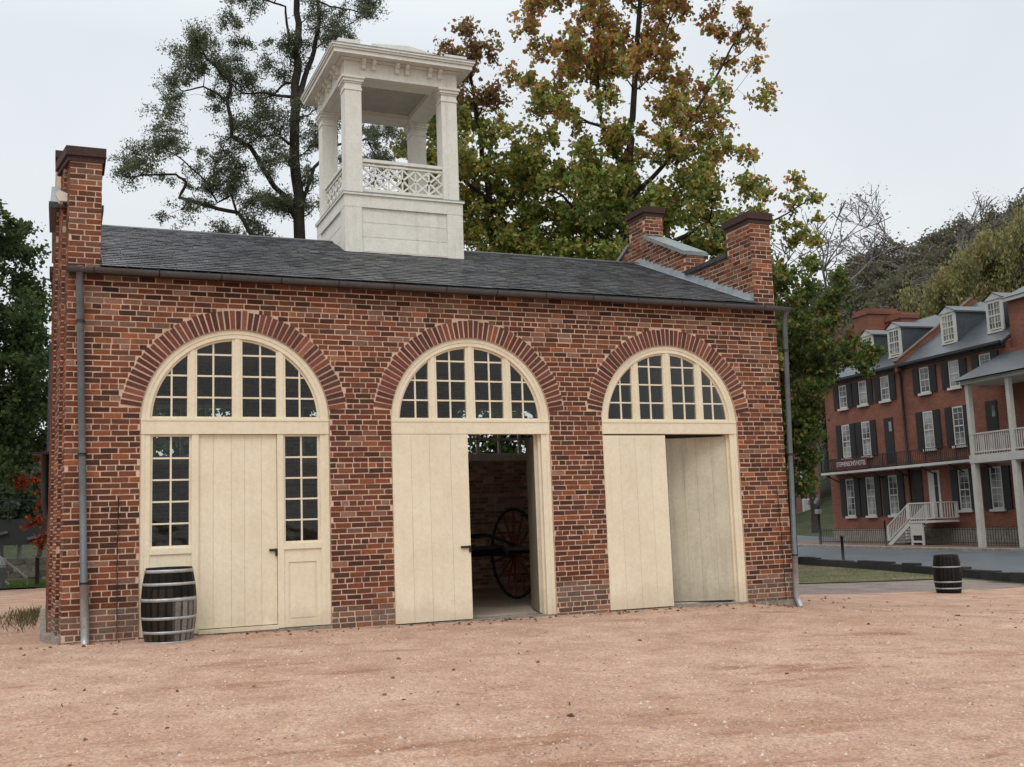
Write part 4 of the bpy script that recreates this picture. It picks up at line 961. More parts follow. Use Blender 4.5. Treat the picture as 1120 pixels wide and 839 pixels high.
# front steps
st = empty('porch_steps', tuple(hp(8.5, -1.2, -.5)), 'white wooden steps and landing with railing at the hotel entrance', 'steps')
mb = MB(); hbox(mb, 8.4, 10.3, -1.45, -.08, .60, .68); st_l = mb.build('landing', M['hwhite'], st)
mb = MB()
for k in range(7): z = .52 - k * .15; hbox(mb, 8.35 - (k + 1) * .24, 8.4 - k * .24, -1.4, -.35, z - .03, z + .01)
mb.bar(hp(8.4, -1.42, .55), hp(6.7, -1.42, -.52), .05, .2); mb.bar(hp(8.4, -.33, .55), hp(6.7, -.33, -.52), .05, .2)
mb.build('treads', M['hwhite'], st)
mb = MB(); hbox(mb, 8.45, 9.3, -1.42, -1.38, .0, .58); hbox(mb, 8.45, 8.55, -1.44, -1.36, -.6, .6); hbox(mb, 9.25, 9.35, -1.44, -1.36, -.6, .6); hbox(mb, 8.45, 9.3, -1.42, -1.38, -.35, -.25); mb.build('skirt', M['hwhite'], st)
mb = MB(); hbox(mb, 8.5, 9.25, -1.37, -1.34, -.4, .1); mb.build('lattice', M['shutter'], st)
mb = MB()
def rail2(a, b, n):
    a = V(a); b = V(b)
    mb.bar(a + V((0, 0, .85)), b + V((0, 0, .85)), .07, .06); mb.bar(a + V((0, 0, .12)), b + V((0, 0, .12)), .05, .05)
    for k in range(n + 1): p = a + (b - a) * k / n; mb.bar(p + V((0, 0, .12)), p + V((0, 0, .85)), .03 if 0 < k < n else .11, .03 if 0 < k < n else .11)
rail2(hp(8.45, -1.42, .68), hp(10.25, -1.42, .68), 14); rail2(hp(10.25, -1.4, .68), hp(10.25, -.1, .68), 9); rail2(hp(8.35, -1.42, .62), hp(6.75, -1.42, -.38), 12); 
mb.build('railing', M['hwhite'], st); mb = MB(); rail2(hp(8.35, -.35, .62), hp(6.75, -.35, -.38), 12); mb.build('rear_railing', M['hwhite'], st)
# porch of the right-hand house
po = -2.2; ps = [13.95, 16.35, 18.8, 21.2]
mb = MB(); hbox(mb, 13.8, 22, po, .28, 3.15, 3.50); pd_ = mb.build('porch_floor', M['hwhite'], nb)
for s in ps:
    mb = MB(); hbox(mb, s - .12, s + .12, po + .02, po + .26, -.62, 3.149); hbox(mb, s - .10, s + .10, po + .04, po + .24, 3.501, 6.62); mb.build('porch_post', M['hwhite'], nb)
mb = MB()
for a, b in zip(ps[:-1], ps[1:]):
    for z in (3.62, 4.42): mb.bar(hp(a, po + .1, z), hp(b, po + .1, z), .07, .06)
    n = 20
    for k in range(1, n): s = a + (b - a) * k / n; mb.bar(hp(s, po + .1, 3.6), hp(s, po + .1, 4.42), .035, .035)
mb.bar(hp(13.95, po, 4.42), hp(13.95, 0, 4.42), .07, .06)
for k in range(1, 16): mb.bar(hp(13.95, po + k * .14, 3.5), hp(13.95, po + k * .14, 4.42), .035, .035)
mb.build('porch_railing', M['hwhite'], nb)
mb = MB(); hbox(mb, 13.7, 22, po - .05, .2, 6.62, 6.8); mb.build('porch_beam', M['hwhite'], nb)
mb = MB(); mb.add([hp(13.5, po - .3, 6.81), hp(22, po - .3, 6.81), hp(22, .1, 8.1), hp(13.9, .1, 8.1), hp(13.5, .1, 6.81)], [(0, 1, 2, 3), (0, 3, 4)]); mb.build('porch_roof', M['hslate'], nb)
for s in (15.6, 18): hwin(s, .8, 4.2, 6.0, nb, o=.28); hwin(s, .8, .9, 3.0, nb, o=.28)
# iron fence in front of the hotel basement
fe = empty('iron_fence', tuple(hp(4, -.7, -.5)), 'low black iron fence along the foot of the brick hotel', 'fence')
mb = MB()
for a, b in ((.1, 6.6), (10.6, 22)):
    for z in (-.35, .25): mb.bar(hp(a, -.9, z), hp(b, -.9, z), .025, .03)
    n = int((b - a) / .16)
    for k in range(n + 1): s = a + (b - a) * k / n; mb.bar(hp(s, -.9, -.65), hp(s, -.9, .36), .016, .016)
mb.build('fence_panel', M['iron'], fe)
# pavement + kerbs
mb = MB()
def slab(mbx, s0, s1, o0, o1, zt, n=20):
    for k in range(n):
        a = s0 + (s1 - s0) * k / n; b = s0 + (s1 - s0) * (k + 1) / n
        za = gz(*hp(a, o0, 0)[:2]) + zt; zb_ = gz(*hp(b, o0, 0)[:2]) + zt
        mbx.add([hp(a, o0, za), hp(b, o0, zb_), hp(b, o1, zb_ + .02), hp(a, o1, za + .02), hp(a, o0, za - .3), hp(b, o0, zb_ - .3)], [(0, 1, 2, 3), (4, 5, 1, 0)] if HU.cross(HN).z > 0 else [(3, 2, 1, 0), (0, 1, 5, 4)])
slab(mb, -3, 40, -3.0, -.02, .12); mb.build('pavement', M['paving'], kind='structure')
mb = MB(); slab(mb, -3, 40, -3.2, -3.002, .13); mb.build('kerb', M['stone'], kind='structure')
# dark stone edging on the near side of the street
ke = MB(); 
t = -30.
while t < 45:
    L = random.uniform(.5, 1.0); p = CA + cdir * t; q = CA + cdir * (t + L - .02); z = gz(p[0], p[1]); h = random.uniform(.20, .28); w = random.uniform(.26, .34)
    ke.obox(V((p[0], p[1], z - .2)), V((q[0] - p[0], q[1] - p[1], 0)), V((nn_[0] * w, nn_[1] * w, 0)) , V((0, 0, h + .2)), (random.uniform(.7, 1.4),) * 3); t += L
tag(ke.build('stone_edging', M['curb']), 'low dark stone edging between the grass and the street', 'edging')

# ------------------------------------------------------------------ street furniture
def simple(name, loc, label, cat, parts, group=None):
    r_ = empty(name, loc, label, cat, group)
    for nm, mat, fn in parts: mb = MB(); fn(mb); mb.build(nm, M[mat], r_)
    return r_
x, y = 27.9, 19.3; z = gz(x, y)
simple('bollard_post', (x, y, z), 'thin black post beside the stone edging near the grass', 'post', [('shaft', 'iron', lambda m: m.tube([(x, y, z - .1), (x, y, z + 1.05)], .055, 8)), ('cap', 'iron', lambda m: m.lathe([(.0, 1.12), (.07, 1.09), (.075, 1.05), (.0, 1.045)][::-1], (x, y, z), 10))])
p_ = hp(8.2, -2.7, 0); zz = gz(p_.x, p_.y) + .12
simple('bollard_post', tuple(p_), 'thin black post on the pavement in front of the white steps', 'post', [('shaft', 'iron', lambda m: m.tube([(p_.x, p_.y, zz), (p_.x, p_.y, zz + 1.2)], .04, 8)), ('cap', 'iron', lambda m: m.lathe([(.0, 1.26), (.06, 1.23), (.0, 1.2)][::-1], (p_.x, p_.y, zz), 10))])
mx, my = 37.3, 32.3; mz = gz(mx, my)
simple('parking_meter', (mx, my, mz), 'grey headed meter on a dark post at the street corner', 'meter', [('post', 'iron', lambda m: m.tube([(mx, my, mz), (mx, my, mz + 2.1)], .07, 8)),
       ('meter_head', 'galv', lambda m: m.lathe([(.0, 2.62), (.1, 2.58), (.15, 2.45), (.15, 2.25), (.1, 2.12), (.09, 2.1), (0, 2.1)][::-1], (mx, my, mz), 12, (.2, .22, .25))), ('window', 'farglass', lambda m: m.box(mx - .18, mx - .13, my - .08, my + .08, mz + 2.3, mz + 2.45)), ('collar', 'galv', lambda m: m.box(mx - .13, mx + .13, my - .13, my + .13, mz + 1.75, mz + 2.0, (.8, .8, .8)))])
wx, wy = 38.9, 40.5; wz = gz(wx, wy)
simple('notice_sign', (wx, wy, wz), 'small white notice on a stake in the grass by the tree', 'sign', [('stake', 'wood', lambda m: m.bar((wx, wy, wz), (wx, wy, wz + 1.7), .06, .06, (.2, .18, .15))), ('panel', 'hwhite', lambda m: m.box(wx - .24, wx + .24, wy - .05, wy - .03, wz + 1.6, wz + 2.25))])
# left hand side
bx, by = -1.85, 21.3; bz_ = gz(bx, by)
simple('litter_bin', (bx, by, bz_), 'pale grey domed litter bin at the left edge of the gravel', 'bin', [('bin_body', 'galv', lambda m: m.lathe([(.0, 0), (.30, 0), (.33, .05), (.33, .62), (.345, .63), (.345, .68), (.32, .69)], (bx, by, bz_), 28, (.75, .8, .84))),
       ('dome_lid', 'galv', lambda m: m.lathe([(.32, .69), (.31, .80), (.26, .91), (.17, .99), (.05, 1.02), (.0, 1.02)], (bx, by, bz_), 28, (.9, .95, 1.0))), ('rim_band', 'galv', lambda m: m.lathe([(.33, .70), (.35, .705), (.35, .735), (.33, .74)], (bx, by, bz_), 28, (1.1, 1.1, 1.1)))])
hx, hy = -2.2, 23.0; hz = gz(hx, hy)
simple('slanting_handrail', (hx, hy, hz), 'pale sloping handrail beside the litter bin', 'handrail', [('top_rail', 'wood', lambda m: m.tube([(-2.6, 22.6, 1.55), (-.95, 22.6, .12)], .035, 8, (.45, .42, .36))), ('lower_rail', 'wood', lambda m: m.tube([(-2.4, 22.4, .85), (-1.45, 22.4, -.05)], .03, 8, (.45, .42, .36))), ('foot', 'wood', lambda m: m.bar((-.95, 22.6, -.2), (-.95, 22.6, .15), .05, .05, (.3, .27, .23)))])
sx_, sy_ = -.62, 23.2; sz = gz(sx_, sy_)
simple('wayside_sign', (sx_, sy_, sz), 'low sloping information panel on two dark legs by the path', 'sign', [('leg', 'wood', lambda m: m.box(sx_ - .12, sx_ + .0, sy_, sy_ + .1, sz, sz + .95, (.05, .05, .04))), ('leg', 'wood', lambda m: m.box(sx_ + .22, sx_ + .28, sy_, sy_ + .08, sz, sz + .7, (.05, .05, .04))), ('panel', 'wood', lambda m: m.prism([(sx_ - .2, sy_ - .1, sz + .95), (sx_ + .5, sy_ - .1, sz + .62), (sx_ + .5, sy_ - .1, sz + .66), (sx_ - .2, sy_ - .1, sz + 1.0)][::-1], (0, .5, 0), (.25, .25, .22)))])
# low stone wall and dark trestle behind the lawn
mb = MB()
for k in range(60):
    for j in range(4):
        x0 = -26 + k * .5 + random.uniform(-.1, .1) + (j % 2) * .25; mb.box(x0, x0 + .47, 29.2 - random.uniform(0, .06), 29.6, -.3 + j * .24, -.3 + j * .24 + .225, (random.uniform(.35, .7),) * 3)
tag(mb.build('low_stone_wall', M['stone']), 'low mossy stone wall behind the green lawn', 'wall')
tr = empty('dark_trestle', (-8, 39, 0), 'long dark timber trestle beyond the low stone wall', 'bridge')
mb = MB(); mb.box(-40, 6, 39, 40.5, 1.1, 2.25, (.03, .032, .03)); mb.build('deck', M['wood'], tr)
mb = MB()
for k in range(16): x0 = -30 + k * 2.2; mb.bar((x0, 38.9, 1.35), (x0 + 1.4, 38.9, 1.7), .05, .12, (.10, .10, .10))
mb.build('cross_braces', M['wood'], tr)
mb = MB(); mb.bar((-40, 38.9, 3.1), (6, 38.9, 3.1), .05, .05, (.03, .03, .03)); 
for k in range(40): x0 = -39 + k * 1.15; mb.bar((x0, 38.9, 2.2), (x0, 38.9, 3.1), .05, .05, (.03, .03, .03))
mb.build('handrail', M['wood'], tr)

# brick house far behind, in the gap between the trees
fh = empty('far_brick_house', (60, 62, 0), 'brown brick house half hidden behind the green tree at the corner', 'building')
mb = MB(); o = V((47.5, 66, -.6)); u_ = V((.93, -.37, 0)).normalized(); v_ = V((.37, .93, 0)).normalized()
mb.obox(o, u_ * 14, v_ * 8, V((0, 0, 8.0))); mb.build('wall', M['fbrick'], fh)
mb = MB(); a = [o + V((0, 0, 8.01)) - u_ * .3 - v_ * .4, o + V((0, 0, 8.01)) + u_ * 14.3 - v_ * .4, o + V((0, 0, 8.01)) + u_ * 14.3 + v_ * 8.4, o + V((0, 0, 8.01)) - u_ * .3 + v_ * 8.4]; r1 = (a[0] + a[3]) / 2 + V((0, 0, 3)); r2 = (a[1] + a[2]) / 2 + V((0, 0, 3))
mb.add(a + [r1, r2], [(0, 1, 5, 4), (2, 3, 4, 5), (1, 2, 5), (3, 0, 4), (3, 2, 1, 0)]); mb.build('roof', M['hslate'], fh)
for k in range(5):
    for z in (1.4, 4.6):
        mb = MB(); q = o + u_ * (1.2 + k * 2.8) - v_ * .04 + V((0, 0, z)); mb.obox(q, u_ * 1.0, v_ * .05, V((0, 0, 1.7))); w_ = mb.build('window', M['hwhite'], fh)
        mb = MB(); mb.obox(q + u_ * .12 - v_ * .02 + V((0, 0, .12)), u_ * .76, v_ * .03, V((0, 0, 1.46))); mb.build('pane', M['farglass'], w_)

# ------------------------------------------------------------------ TREES
def poly_in(x, z, P):
    c = False; n = len(P); j = n - 1
    for i in range(n):
        if (P[i][1] > z) != (P[j][1] > z) and x < (P[j][0] - P[i][0]) * (z - P[i][1]) / (P[j][1] - P[i][1]) + P[i][0]: c = not c
        j = i
    return c
def wig(pts, amp, n=3):
    out = []
    for a, b in zip(pts[:-1], pts[1:]):
        for k in range(n): t = k / n; out.append(V(a).lerp(V(b), t) + V([random.gauss(0, amp) for _ in range(3)]) * (1 if k else 0))
    out.append(V(pts[-1])); return out
def clump_tree(name, label, cat, base, limbs, radii, clumps, leaf_n, leaf_s, colf, group=None, asp=.6, twig_r=.012, flat=.75, seglimb=7, droop=0):
    """limbs: list of polylines (3D); clumps: list of (V, r)"""
    root = empty(name, base, label, cat, group); mb = MB(); nodes = []
    for pl, (r0, r1) in zip(limbs, radii):
        w = wig(pl, r0 * .18); n = len(w); rs = [r0 + (r1 - r0) * (k / (n - 1)) ** .8 for k in range(n)]
        mb.tube(w, rs, seglimb); nodes += [(p, r_) for p, r_ in zip(w, rs)]
    NP = np.array([list(p) for p, _ in nodes]); NR = [r_ for _, r_ in nodes]
    if len(clumps) > 30: clumps = clumps + [(V(pl[-1]) + V((0, 0, .05)), clumps[0][1]) for pl in limbs] + [(V(pl[-2]).lerp(V(pl[-1]), .5) + V((0, 0, .15)), clumps[0][1]) for pl in limbs[1:]]
    P = []; S = []; C = []; D = []
    order = sorted(clumps, key=lambda c: np.min(np.linalg.norm(NP - np.array(c[0]), axis=1)))
    for c, r_ in order:
        c = V(c); d = np.linalg.norm(NP - np.array(c), axis=1) + .8 * np.maximum(NP[:, 2] - c.z + .2, 0)
        k = int(np.argmin(d)); a = V(NP[k]); L = (c - a).length
        if L > .05:
            mid = a.lerp(c, .5) + V((random.gauss(0, .08) * L, random.gauss(0, .08) * L, -.07 * L + random.gauss(0, .05) * L))
            r0 = min(NR[k] * .7, .018 + .018 * L); pl = [a, a.lerp(mid, .5) + V([random.gauss(0, .03 * L) for _ in range(3)]), mid, mid.lerp(c, .5), c]
            rs = [r0, r0 * .8, r0 * .65, r0 * .5, max(r0 * .4, twig_r)]
            mb.tube(pl, rs, 5, cap=False); NP = np.vstack([NP, np.array([list(p) for p in pl[1:]])]); NR += rs[1:]
        nt_ = 7; per = max(int(leaf_n * r_ ** 1.6 / nt_), 3)
        for t in range(nt_):
            dv = V((random.gauss(0, 1), random.gauss(0, 1), random.gauss(0, 1) * flat)).normalized() * r_ * random.uniform(.55, 1.15); e = c + dv
            mb.tube([c, c.lerp(e, .5) + V((0, 0, .06 * r_)), e], [twig_r, twig_r * .8, twig_r * .45], 3, cap=False)
            tt = rng.uniform(.15, 1.08, per) ** .8
            pos = np.array(c)[None] + np.array(dv)[None] * tt[:, None] + rng.normal(0, r_ * .17, (per, 3)); P.append(pos); 
            nd_ = rng.normal(size=(per, 3)); nd_[:, 2] -= droop; D.append(nd_); S.append(leaf_s * rng.uniform(.55, 1.3, per))
            C.append(colf(pos, c))
    mb.c = [(1, 1, 1)] * len(mb.f); mb.build('trunk', M['bark'], root)
    leaf_mesh('crown', np.vstack(P), np.vstack(D), np.concatenate(S), np.vstack(C), M['leaf'], root, asp)
    return root
def pal(pos, cols, w, var=.25):
    n = len(pos); w = np.array(w, float); w /= w.sum(); c = np.array(cols)[rng.choice(len(cols), n, p=w)] * rng.uniform(1 - var, 1 + var, (n, 1)); return c

# black locust behind the left half of the roof (plane Y = 12.5)
Y0 = 12.5
def lp(pts, dy=0.0, s=0.0): return [(x, Y0 + dy + s * k, z) for k, (x, z) in enumerate(pts)]
LT = [(5.6, -.3), (5.58, 4), (5.53, 8.74), (5.45, 10.4), (5.43, 12.0), (5.45, 12.64), (5.54, 13.55), (5.55, 14.29), (5.52, 15.28), (5.65, 16.64), (5.7, 18)]
L1 = [(5.5, 9.14), (5.27, 9.55), (4.68, 10.28), (4.23, 10.95), (3.75, 11.13), (3.72, 11.55), (3.61, 12.01), (3.68, 12.34), (3.35, 12.65), (3.06, 12.84), (2.77, 13.24)]
L1b = [(3.61, 11.78), (3.32, 11.98), (2.99, 12.08), (2.49, 11.87), (2.21, 12.07)]
L2 = [(5.5, 6.5), (5.0, 7.5), (4.59, 8.3), (4.41, 8.69), (4.01, 9.37), (3.28, 9.5), (2.57, 9.67), (2.75, 10.1), (2.5, 10.3), (1.94, 10.25), (1.32, 10.15)]
L2b = [(4.01, 9.37), (3.86, 9.86), (3.5, 9.6), (3.21, 10.11), (2.64, 10.58), (2.01, 10.9)]
L3 = [(5.45, 12.56), (5.03, 12.61), (4.61, 12.7), (4.16, 12.68), (3.87, 12.99)]
L4 = [(5.53, 12.49), (5.73, 13.17), (6.02, 14.03), (6.19, 14.89), (6.15, 15.64), (6.37, 16.78)]
L5 = [(5.33, 14.01), (5.22, 14.49), (5.16, 14.89), (4.7, 14.9), (4.32, 14.83), (3.87, 14.6)]
L6 = [(5.29, 11.26), (4.98, 11.38), (4.46, 11.25), (4.08, 10.89)]
L7 = [(5.53, 12.98), (5.23, 13.02), (4.99, 12.79), (4.61, 12.74)]
L8 = [(5.58, 9.62), (5.98, 10.77), (6.7, 11.57), (7.59, 11.92), (7.91, 11.46)]
L9 = [(6.15, 15.55), (6.51, 15.45), (7.08, 15.46), (7.66, 15.38)]
LC = [(1.66, 10.63), (1.32, 10.19), (2.07, 10.91), (2.29, 10.4), (2.99, 10.47), (3.35, 10.27), (3.72, 10.08), (2.64, 9.44), (3.21, 9.88), (3.57, 10.53), (3.94, 10.41), (2.99, 13.66), (2.77, 13.31), (3.28, 13.31), (3.64, 13.12), (2.49, 12.81), (2.28, 12.16), (2.7, 12.52), (3.21, 12.59), (2.35, 11.7), (3.72, 12.66), (4.01, 13.33), (4.47, 13.48), (4.46, 13.0), (4.92, 13.63), (5.23, 13.92), (3.94, 14.61), (4.32, 14.92), (4.93, 15.18), (6.03, 15.11), (6.5, 14.6), (6.82, 14.49), (7.08, 15.46), (7.66, 15.47), (5.86, 14.51), (6.18, 14.22), (4.91, 11.93), (4.69, 12.15), (4.46, 11.56), (5.06, 11.63), (4.91, 10.98), (4.6, 10.47), (5.21, 10.69), (4.9, 10.03), (4.75, 9.39), (5.2, 9.67), (4.45, 9.52), (4.23, 9.58), (3.71, 9.0), (3.57, 8.84), (5.83, 11.8), (5.9, 11.08), (5.82, 10.28), (5.89, 9.65), (7.59, 11.59), (7.76, 12.03), (7.91, 11.21), (7.41, 10.92), (7.89, 10.64), (6.77, 11.34), (6.69, 11.0), (4.08, 11.44), (3.86, 10.87), (2.65, 8.77), (4.15, 9.04), (6.0, 12.23), (5.7, 13.82), (5.31, 13.36), (4.09, 13.91), (5.2, 15.9), (4.6, 16.2), (6.2, 16.4), (7, 16), (5.6, 17.2), (4.8, 17), (6.6, 17.3)]
cl = [((x + random.gauss(0, .06), Y0 + random.gauss(0, .7), z + random.gauss(0, .05)), random.uniform(.36, .54)) for x, z in LC]
cl += [((x + random.gauss(0, .33), Y0 + random.gauss(0, .8), z + random.gauss(0, .2)), random.uniform(.25, .42)) for x, z in LC + LC if random.random() < .8]
clump_tree('locust_tree', 'tall dark locust tree with sparse crooked limbs behind the left part of the roof', 'tree', (5.6, Y0, -.3),
    [lp(LT), lp(L1, 0, -.12), lp(L1b, -1.0, -.05), lp(L2, 0, .05), lp(L2b, .4, -.08), lp(L3, 0, .15), lp(L4, 0, .1), lp(L5, 0, -.15), lp(L6, 0, -.2), lp(L7, 0, .3), lp(L8, 0, .25), lp(L9, .4, 0)],
    [(.19, .06), (.085, .025), (.035, .012), (.085, .02), (.035, .015), (.05, .015), (.09, .035), (.04, .015), (.045, .012), (.045, .015), (.06, .015), (.035, .012)],
    cl, 1750, .075, lambda p, c: pal(p, [(.125, .15, .085), (.155, .18, .10), (.095, .115, .07), (.20, .20, .11)], [4, 3, 3, 1]), asp=.38, twig_r=.008, flat=.6)

def fill_poly(P, Yc, n, rr, ysd, hole=lambda x, z: False, yf=None, mind=.0):
    out = []; x0, x1 = min(p[0] for p in P), max(p[0] for p in P); z0, z1 = min(p[1] for p in P), max(p[1] for p in P); t = 0
    while len(out) < n and t < n * 60:
        t += 1; x, z = random.uniform(x0, x1), random.uniform(z0, z1)
        if not poly_in(x, z, P) or hole(x, z): continue
        y = Yc + random.gauss(0, ysd)
        if any((x - o[0][0]) ** 2 + (z - o[0][2]) ** 2 + (y - o[0][1]) ** 2 < mind ** 2 for o in out): continue
        out.append(((x, y, z), random.uniform(*rr)))
    return out
# big sweetgum behind the right part of the roof (Y = 12)
GP = [(12.3, 17.0), (12.2, 15.0), (12.6, 13.6), (12.0, 13.2), (12.1, 12.3), (12.6, 11.7), (12.7, 10.4), (11.9, 9.9), (11.7, 8.0), (12.36, 7.4), (14.68, 7.4), (17.2, 8.2), (17.6, 9.0), (17.8, 10.8), (18.2, 11.7), (18.6, 13.1), (18.5, 14.3), (18.9, 15.5), (18.7, 16.8), (18.3, 18.5), (17.3, 20.5), (15.8, 21.8), (14.3, 20.0), (12.9, 18.8)]
holes = [(15.75, 13.8, .6), (14.2, 13.2, .5), (17.6, 16.2, .5), (13.6, 16.4, .45), (15.0, 17.2, .4), (16.9, 18, .4), (16.9, 12.1, .6), (17.4, 14.2, .5), (13.3, 12.0, .4), (18.3, 12.6, .4), (13.0, 14.6, .45), (16.4, 15.3, .4), (14.2, 15.8, .35), (18.5, 15.6, .4), (12.9, 10.6, .4)]
hf = lambda x, z: any((x - a) ** 2 + (z - b) ** 2 < r_ * r_ for a, b, r_ in holes)
gcl = fill_poly(GP, 12.0, 330, (.34, .6), 1.4, hf, mind=.3)
gcl += fill_poly([(11.6, 5.5), (18.5, 5.5), (18.3, 12), (15.5, 12.8), (12.3, 11.5)], 12.3, 120, (.4, .65), 1.6, hf, mind=.3)
GBp = [(18.14, 8.85), (18.58, 10.31), (19.64, 11.06), (20.37, 11.63), (21.61, 11.75), (20.97, 10.5), (21.87, 9.98), (21.17, 8.85), (19.94, 8.54)]
gcl += fill_poly(GBp, 11.6, 26, (.22, .38), .4, mind=.3)
GA = [(.19, .26, .055), (.27, .31, .07), (.40, .34, .085), (.48, .30, .08), (.52, .24, .10), (.44, .19, .13), (.12, .165, .045)]
def gcol(p, c):
    h = (c.z - 8) / 10 + .12 * (c.x - 15) / 4 + random.gauss(0, .10)
    if h < .3: w = [5, 4, 1.6, .8, .1, 0, 4]
    elif h < .55: w = [2, 3.4, 3, 2, .7, .3, 1]
    else: w = [.7, 1.6, 2.2, 2.8, 3.0, 2.4, .4]
    return pal(p, GA, w, .3)
g = lambda pts, y=12.0, s=0: [(x, y + s * k, z) for k, (x, z) in enumerate(pts)]
clump_tree('sweetgum_tree', 'broad sweetgum with green lower leaves turning red at the top behind the roof', 'tree', (14.95, 12, -.4),
    [g([(14.9, -.5), (14.93, 7.44), (15.0, 10.16), (15.15, 12.0), (15.3, 12.95), (15.62, 15.56), (16.05, 18.57), (16.39, 21.3)]), g([(15.1, 11.2), (14.5, 12.2), (14.35, 13.4), (14.5, 15.2), (14.2, 17.5)], 12, .15), g([(15.0, 10.4), (16.2, 11.6), (17.2, 13.2), (18.2, 14.8), (19.0, 16.2)], 12, -.2), g([(14.95, 8.4), (13.6, 9.5), (12.6, 10.2), (11.9, 10.2)], 12, -.3), g([(14.95, 8), (16.4, 9.3), (17.6, 9.9), (18.6, 9.6), (20, 10.2), (21.2, 10.9)], 12, -.1), g([(15.2, 12.5), (14.0, 12.8), (13.2, 13.3), (12.4, 14)], 12, .3), g([(15.5, 14.6), (16.8, 16), (17.8, 17.8)], 12, .3), g([(20.0, 10.2), (20.6, 9.8), (21.3, 9.5)], 11.6, 0)],
    [(.20, .04), (.085, .02), (.085, .02), (.08, .02), (.10, .015), (.06, .015), (.05, .015), (.03, .012)], gcl, 520, .14, gcol, asp=.85, twig_r=.010, flat=.8, droop=.5)
YP = [(10.32, 15.52), (10.91, 15.9), (11.29, 14.95), (11.59, 14.27), (12.32, 13.93), (12.42, 12.5), (13.2, 12.0), (13.8, 11.0), (13.7, 7.8), (9.4, 7.8), (9.5, 9.6), (8.9, 11.02), (9.4, 13.32)]
ycl = fill_poly(YP, 14.3, 190, (.35, .6), 1.0, lambda x, z: (x - 12.3) ** 2 + (z - 10.2) ** 2 < .3 or (x - 11.9) ** 2 + (z - 12.9) ** 2 < .2 or (x - 10.2) ** 2 + (z - 12) ** 2 < .2, mind=.35)
def ycol(p, c):
    if c.z > 13.6: return pal(p, [(.34, .15, .11), (.22, .19, .07), (.3, .22, .07)], [2, 2, 1])
    return pal(p, GA[:4] + [GA[6]], [2.5, 4, 3, 1.2, 2], .3)
clump_tree('maple_tree', 'yellowing olive tree directly behind the white belfry', 'tree', (11.6, 14.3, -.4),
    [g([(11.7, -.5), (11.65, 7.69), (11.6, 10.45), (11.39, 12.67), (11.1, 14.8)], 14.3), g([(11.6, 8.5), (12.6, 9.8), (13.3, 10.8)], 14.3, .2), g([(13.2, 8.6), (12.2, 9.9), (11.2, 10.9), (10.2, 11.4), (9.5, 11.6)], 14.3, -.2)], [(.2, .04), (.08, .02), (.09, .03)], ycl, 520, .14, ycol, asp=.8, twig_r=.01, droop=.4)
MP = [(25.2, 10.8), (26.85, 11.2), (29.0, 11.3), (30.0, 10.7), (29.7, 9.66), (28.6, 9.1), (29.5, 8.2), (31.3, 8.1), (31.9, 7.8), (32.5, 7.4), (30.4, 7.1), (28.9, 6.6), (28.3, 5.2), (28.1, 3.8), (27.7, 2.6), (27.01, 2.0), (25.4, 2.6), (24.6, 4.5), (24.6, 9)]
mcl = fill_poly(MP, 22, 230, (.4, .75), 1.3, lambda x, z: False, mind=.36)
clump_tree('maple_tree', 'green and yellow tree with hanging branches at the right corner of the engine house', 'tree', (27.6, 22.0, -.8),
    [g([(27.6, -1), (27.8, 4.34), (27.7, 7.41), (27.5, 10.5)], 22), g([(27.7, 6.5), (29.2, 7.5), (30.8, 7.7), (32.0, 7.5)], 22, -.15), g([(27.7, 7), (28.6, 9.6), (29.8, 10.8)], 22, .1), g([(27.7, 5), (26.4, 7), (25.4, 9)], 22, .2), g([(27.8, 4), (27.9, 5.0), (28.1, 5.5)], 22, -.2)], [(.2, .06), (.08, .02), (.06, .02), (.08, .02), (.06, .02)], mcl, 420, .18,
    lambda p, c: pal(p, [(.085, .135, .03), (.12, .16, .04), (.19, .18, .045), (.06, .095, .025), (.28, .21, .045)], [3, 3, 1.8, 2.6, .8], .3), asp=.8, twig_r=.012, droop=.8)
OPp = [(45, 15.0), (48, 15.6), (51.65, 16.03), (53.64, 14.74), (54.72, 12.7), (54.5, 10.2), (52, 8.5), (45, 8.5), (43.5, 12)]
clump_tree('maple_tree', 'tree in russet autumn leaf left of the hotel chimney', 'tree', (49.5, 48, -.4), [g([(49.5, -.8), (49.4, 6), (49.6, 11), (49.8, 14)], 48), g([(49.5, 8), (52, 10.5), (53.5, 12.5)], 48), g([(49.5, 8), (47, 10.5), (46, 13)], 48)], [(.3, .08), (.12, .03), (.12, .03)], fill_poly(OPp, 48, 85, (.6, 1.1), 1.6, lambda x, z: (x - 52) ** 2 + (z - 13.2) ** 2 < .5, mind=.6), 130, .34,
    lambda p, c: pal(p, [(.20, .11, .06), (.24, .12, .05), (.15, .11, .055), (.22, .17, .10)], [3, 2, 3, 2], .25), asp=.8, twig_r=.02)
LP = [(-6, 9.5), (-4.01, 10.6), (-2.34, 10.89), (-1.41, 10.88), (-1.1, 10.23), (-.85, 9.9), (-.80, 9.18), (-.55, 8.63), (-.45, 7.8), (-.3, 6.41), (-.40, 4.49), (-.8, 3.69), (-1.3, 3.1), (-3.75, 2.68), (-6.5, 3.5), (-7.5, 6.5)]
